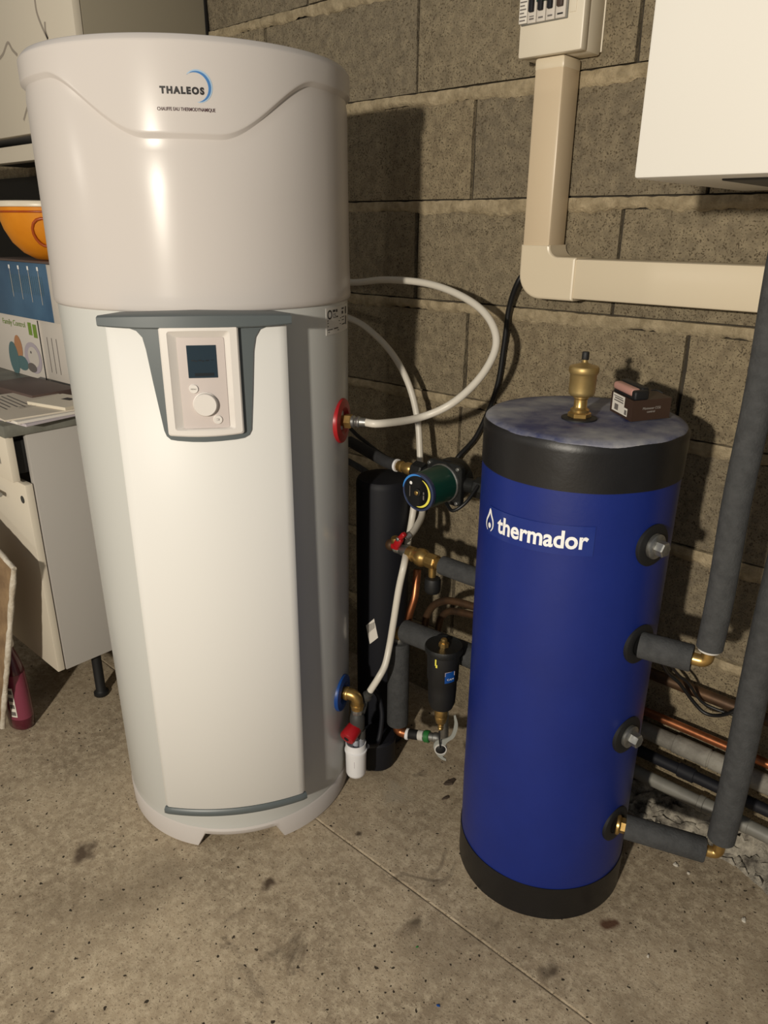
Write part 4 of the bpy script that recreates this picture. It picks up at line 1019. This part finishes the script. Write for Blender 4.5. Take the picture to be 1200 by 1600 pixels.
wt = box2('worktop', (CX - 0.85, -0.16, 0.800), (CX + 0.012, -0.803, 0.829), WTOP, None, 0.003)
tag(wt, 'grey laminate worktop under the stack of papers', 'worktop')

# things on the worktop
ZT = 0.8295
def sheet(c, s, a, z0, z1, m, label, cat_, grp=None, nm='paper_sheet'):
    t = thing(nm, (c[0], c[1], z0), label, cat_, grp)
    v, f = geo_box((c[0], c[1], (z0 + z1) / 2), (s[0], s[1], z1 - z0), 0.0004, 1, rotz(a)); link('sheets', v, f, m, t)
    return t
def flat_print(t, c, a, z, rects, m, nm='print'):
    R = rotz(a)
    def g_(u, v, n):
        q = R @ Vector((u, v, 0)); return (c[0] + q.x, c[1] + q.y, z + n)
    bars(nm, rects, g_, m, t, 0.0003)
c1 = (-0.605, -0.690); a1 = 8
s = sheet(c1, (0.30, 0.20), a1, ZT, ZT + 0.006, PAPER[2], 'lilac-edged paper pad at the bottom of the papers on the worktop', 'paper')
c2 = (-0.60, -0.685); s = sheet(c2, (0.285, 0.205), 2, ZT + 0.006, ZT + 0.012, PAPER[1], 'white paper stack in the middle of the papers on the worktop', 'paper')
c3 = (-0.615, -0.690); a3 = -3; s = sheet(c3, (0.29, 0.205), a3, ZT + 0.012, ZT + 0.0155, PAPER[0], 'printed sheet with lines of text on the papers', 'paper')
flat_print(s, c3, a3, ZT + 0.0155, [(-0.12, -0.09 + 0.014 * i, 0.02 + 0.01 * (i % 3), -0.086 + 0.014 * i) for i in range(7)] + [(0.03, -0.03, 0.034, 0.05), (0.045, -0.035, 0.048, 0.04)], PRINT)
c4 = (-0.545, -0.628); a4 = 14; s = sheet(c4, (0.135, 0.105), a4, ZT + 0.0155, ZT + 0.023, LID, 'white booklet with small black badge on the papers', 'booklet', nm='booklet')
flat_print(s, c4, a4, ZT + 0.023, [(-0.018, 0.006, 0.014, 0.026)], BLACK, 'black_badge')
tb = thing('brown_tray', (-0.72, -0.585, ZT), 'flat brown tray lying on the worktop in front of the photo-printed box', 'tray')
v, f = geo_box((-0.79, -0.600, ZT + 0.012), (0.25, 0.13, 0.020), 0.003, 2, rotz(4)); link('tray', v, f, BROWN, tb, True)

BY = -0.52
pb = thing('product_box', (-0.70, -0.45, ZT), 'white product box with baby monitor picture under the blue box', 'box')
PBX = -0.916
Y2 = -0.50
pb.location.y = Y2 + 0.07
carton = box2('carton', (PBX - 0.52, Y2, ZT), (PBX, Y2 + 0.14, 1.005), BOXW, pb, 0.001)
def on_pb(u, v, n): return (PBX - u, Y2 - n, v)
bars('dark_edge', [(0.0005, ZT + 0.002, 0.007, 1.003)], on_pb, BLKB, carton)
bars('green_panels', [(0.018, 0.952, 0.042, 0.990), (0.050, 0.957, 0.072, 0.993)], on_pb, GREENP, carton, 0.0008)
text('box_lettering', 'Family Control', 0.155, lambda u, v, n: on_pb(0.245 - u, 0.976 + v, n), GREENP, carton, height=0.016, n=0.001)
def blob(nm, cu, cv, ru, rv_, m, n=0.001):
    V = [on_pb(cu, cv, n)] + [on_pb(cu + ru * math.cos(i * PI / 12), cv + rv_ * math.sin(i * PI / 12), n) for i in range(24)]
    link(nm, V, [[0, i + 1, (i + 1) % 24 + 1] for i in range(24)], m, carton)
blob('picture_disc', 0.070, 0.890, 0.056, 0.046, LILAC)
blob('picture_face', 0.066, 0.893, 0.036, 0.030, BOXW, 0.0014)
blob('picture_dot', 0.078, 0.906, 0.005, 0.004, PRINT, 0.0018)
blob('picture_shade', 0.085, 0.860, 0.030, 0.014, PRINT, 0.0016)
blob('picture_figure', 0.162, 0.912, 0.026, 0.036, SKIN)
blob('picture_blanket', 0.150, 0.866, 0.040, 0.022, TEAL, 0.0012)
blob('picture_toy', 0.205, 0.875, 0.034, 0.050, TEAL, 0.0014)
sb = box2('side_box', (PBX + 0.002, Y2 + 0.004, ZT), (PBX + 0.19, Y2 + 0.16, 1.005), BOXW, None, 0.001)
tag(sb, 'pale plain box standing beside the photo-printed box', 'box')
bars('box_print', [(0.03 + 0.028 * i, 0.86, 0.033 + 0.028 * i, 0.96) for i in range(3)], lambda u, v, n: (PBX + u, Y2 + 0.004 - n, v), PRINT, sb)
bb = thing('printed_box', (-0.75, -0.42, 1.006), 'blue printed box under the orange bowl', 'box')
c_ = box2('carton', (-0.813 - 0.46, -0.505, 1.0062), (-0.806, -0.32, 1.160), BOXB, bb, 0.001)
box2('white_end', (-0.806, -0.504, 1.0062), (-0.72, -0.325, 1.158), BOXW, bb, 0.001)
def on_bb(u, v, n): return (-0.810 - u, -0.5052 - n, v)
bars('white_lines', [(0.060 * i + 0.045, 1.050 + 0.004 * i, 0.060 * i + 0.0475, 1.142) for i in range(4)], on_bb, BOXW, c_)
for i in range(4): bars('white_dot', [(0.060 * i + 0.041, 1.140, 0.060 * i + 0.0515, 1.150)], on_bb, WPRINT, c_, 0.001)
bars('pale_lines', [(0.012 * i + 0.03, 1.075, 0.012 * i + 0.0315, 1.125) for i in range(18)], on_bb, TEAL, c_, 0.0005)
bd = tag(box2('brown_board', (-1.14, -0.515, 1.1605), (-0.70, -0.30, 1.1665), BROWN, None, 0.001), 'thin brown board lying on top of the blue box', 'board')
BWX, BWY = -0.865, -0.445
bw = thing('mixing_bowl', (BWX, BWY, 1.167), 'orange plastic mixing bowl with white lid on the blue box', 'bowl')
BR = 0.132
lathe('bowl', [(0.0, 1.167), (0.035, 1.167), (0.050, 1.170), (0.078, 1.186), (0.102, 1.212), (0.118, 1.245), (0.127, 1.278), (BR - 0.002, 1.300), (BR - 0.007, 1.300), (0.0, 1.295)], (BWX, BWY, 0), ORANGE, bw, n=64)
lathe('lid', [(BR, 1.299), (BR + 0.008, 1.300), (BR + 0.009, 1.306), (BR + 0.006, 1.313), (BR - 0.006, 1.315), (BR - 0.015, 1.312), (0.0, 1.314)], (BWX, BWY, 0), LID, bw, n=64)
hd_ = []
for t in range(13):
    a = PI * (0.15 + 1.5 * t / 12); u_b, v_b = 0.030 * math.cos(a), 0.034 * math.sin(a)
    z_ = 1.238 + v_b; az_ = math.radians(-34) + u_b / 0.12
    rr_ = 0.094 + 0.026 * min(1, max(0, (z_ - 1.195) / 0.075)) + 0.006
    hd_.append((BWX + rr_ * math.cos(az_), BWY + rr_ * math.sin(az_), z_))
tube('handle_loop', hd_, 0.004, ORANGED, bw, 10)
tube('rim_bead', [(BWX + 0.1285 * math.cos(i * PI / 24), BWY + 0.1285 * math.sin(i * PI / 24), 1.288) for i in range(49)], 0.0028, ORANGED, bw, 8)

# ---------------------------------------------------------------- lower left: leaning board, bottle
lb_ = thing('leaning_board', (-0.65, -0.92, 0.0), 'worn brown board with torn white edge leaning at the left edge', 'board')
tc_ = Vector((-0.427, -0.863, 0.510))           # top right corner of the front
ft_ = Vector((-0.560, -0.922, 0.020))
za = (tc_ - ft_).normalized(); xa = Vector((0, 1, 0)).cross(za).normalized(); ya = za.cross(xa)
Rm = Matrix((xa, ya, za)).transposed()
w_, h_, t_ = 0.34, 0.50, 0.012
ctr = tc_ + Rm @ Vector((-w_ / 2, t_ / 2, -h_ / 2))
v, f = geo_box(ctr, (w_, t_, h_), 0.001, 1, Rm); link('panel', v, f, WOOD, lb_)
ek = []
for i in range(30):
    zz = -h_ * i / 29
    ek.append(tc_ + Rm @ Vector((0.0005 + random.uniform(-0.0015, 0.0012), t_ / 2, zz)))
tube('torn_edge', ek, [0.0068 + random.uniform(-0.001, 0.0012) for _ in ek], TORN, lb_, 8)
ek = [tc_ + Rm @ Vector((-w_ * i / 19, t_ / 2 + random.uniform(-0.001, 0.001), 0.001)) for i in range(20)]
tube('top_edge', ek, [0.0068 + random.uniform(-0.001, 0.001) for _ in ek], TORN, lb_, 8)

BTX, BTY = -0.582, -0.858
bt = thing('detergent_bottle', (BTX, BTY, 0), 'pink plastic cleaner bottle on the floor behind the leaning board', 'bottle')
def oval(z, rx, ry): return [(BTX + rx * math.cos(i * PI / 16), BTY + ry * math.sin(i * PI / 16), z) for i in range(32)]
def ovals(name, rows, m, par):
    V, F = geo_loft([oval(*r) for r in rows]); n = 32
    F.append(list(range(n))[::-1]); F.append([(len(rows) - 1) * n + i for i in range(n)])
    return link(name, V, F, m, par, True, 50)
ovals('bottle_body', [(0.0, 0.040, 0.026), (0.004, 0.044, 0.030), (0.03, 0.045, 0.031), (0.12, 0.044, 0.030), (0.17, 0.040, 0.028), (0.205, 0.028, 0.022), (0.225, 0.017, 0.016), (0.24, 0.015, 0.015)], PINKD, bt)
ovals('sleeve', [(0.035, 0.0456, 0.0316), (0.12, 0.0446, 0.0306), (0.168, 0.0410, 0.0288)], PINKB, bt)
ovals('cap', [(0.238, 0.017, 0.017), (0.242, 0.018, 0.018), (0.262, 0.0175, 0.0175), (0.266, 0.012, 0.012), (0.280, 0.009, 0.009)], BOXW, bt)
def on_bt(u, v, n):
    a = math.radians(u); return (BTX + (0.0455 + n) * math.cos(a), BTY + (0.0315 + n) * math.sin(a), v)
lbl = bars('white_label', [(-62 + 8 * i, 0.045, -54 + 8 * i, 0.135) for i in range(3)], on_bt, PAPER[1], bt, 0.0008)
bars('label_pictograms', [(-60, 0.050 + 0.022 * i, -42, 0.062 + 0.022 * i) for i in range(4)], on_bt, PRINT, lbl, 0.0014)

# ---------------------------------------------------------------- bits lying on the floor
def bit(nm, c, s, a, m, label, cat_, h=0.004):
    V, F = [], []; n = 9
    cx, cy = c
    for i in range(n):
        t = 2 * PI * i / n; k = random.uniform(0.75, 1.15)
        q = rotz(a) @ Vector((s[0] * k * math.cos(t), s[1] * k * math.sin(t), 0)); V.append((cx + q.x, cy + q.y, 0.0))
    for i in range(n): V.append((cx + (V[i][0] - cx) * 0.7, cy + (V[i][1] - cy) * 0.7, h * random.uniform(0.7, 1.2)))
    V.append((cx, cy, h))
    for i in range(n):
        j = (i + 1) % n; F += [[i, j, n + j, n + i], [n + i, n + j, 2 * n]]
    F.append(list(range(n))[::-1])
    tag(link(nm, V, F, m, None), label, cat_)
bit('dry_leaf', (0.413, -0.258), (0.010, 0.020), -12, LEAF, 'dark dry leaf on the floor between the two tanks', 'leaf')
bit('leaf_stalk', (0.438, -0.307), (0.004, 0.012), -20, LEAF, 'small dark leaf scrap on the floor just below the dry leaf', 'leaf')
bit('plastic_scrap', (0.732, -0.711), (0.0035, 0.0022), 20, BLUEP, 'tiny blue plastic scrap on the floor near the bottom edge', 'scrap', 0.002)
bit('stone_chip', (1.069, -0.176), (0.004, 0.007), 30, CHIP, 'pale stone chip on the floor at the lower right', 'stone')
bit('stone_chip', (0.918, -0.134), (0.006, 0.005), 0, CHIP, 'small pebble on the floor under the lowest insulated pipe', 'stone')
bit('stone_chip', (0.946, -0.138), (0.0035, 0.003), 0, CHIP, 'tiny pale crumb right of the pebble under the lowest insulated pipe', 'stone')
bit('stone_chip', (0.963, -0.377), (0.0025, 0.0025), 0, CHIP, 'tiny white crumb on the floor below the rusty stain', 'stone')
bit('plastic_scrap', (0.634, -0.65), (0.0028, 0.0016), 50, GREENB, 'tiny green scrap on the floor beside the slab joint', 'scrap', 0.002)
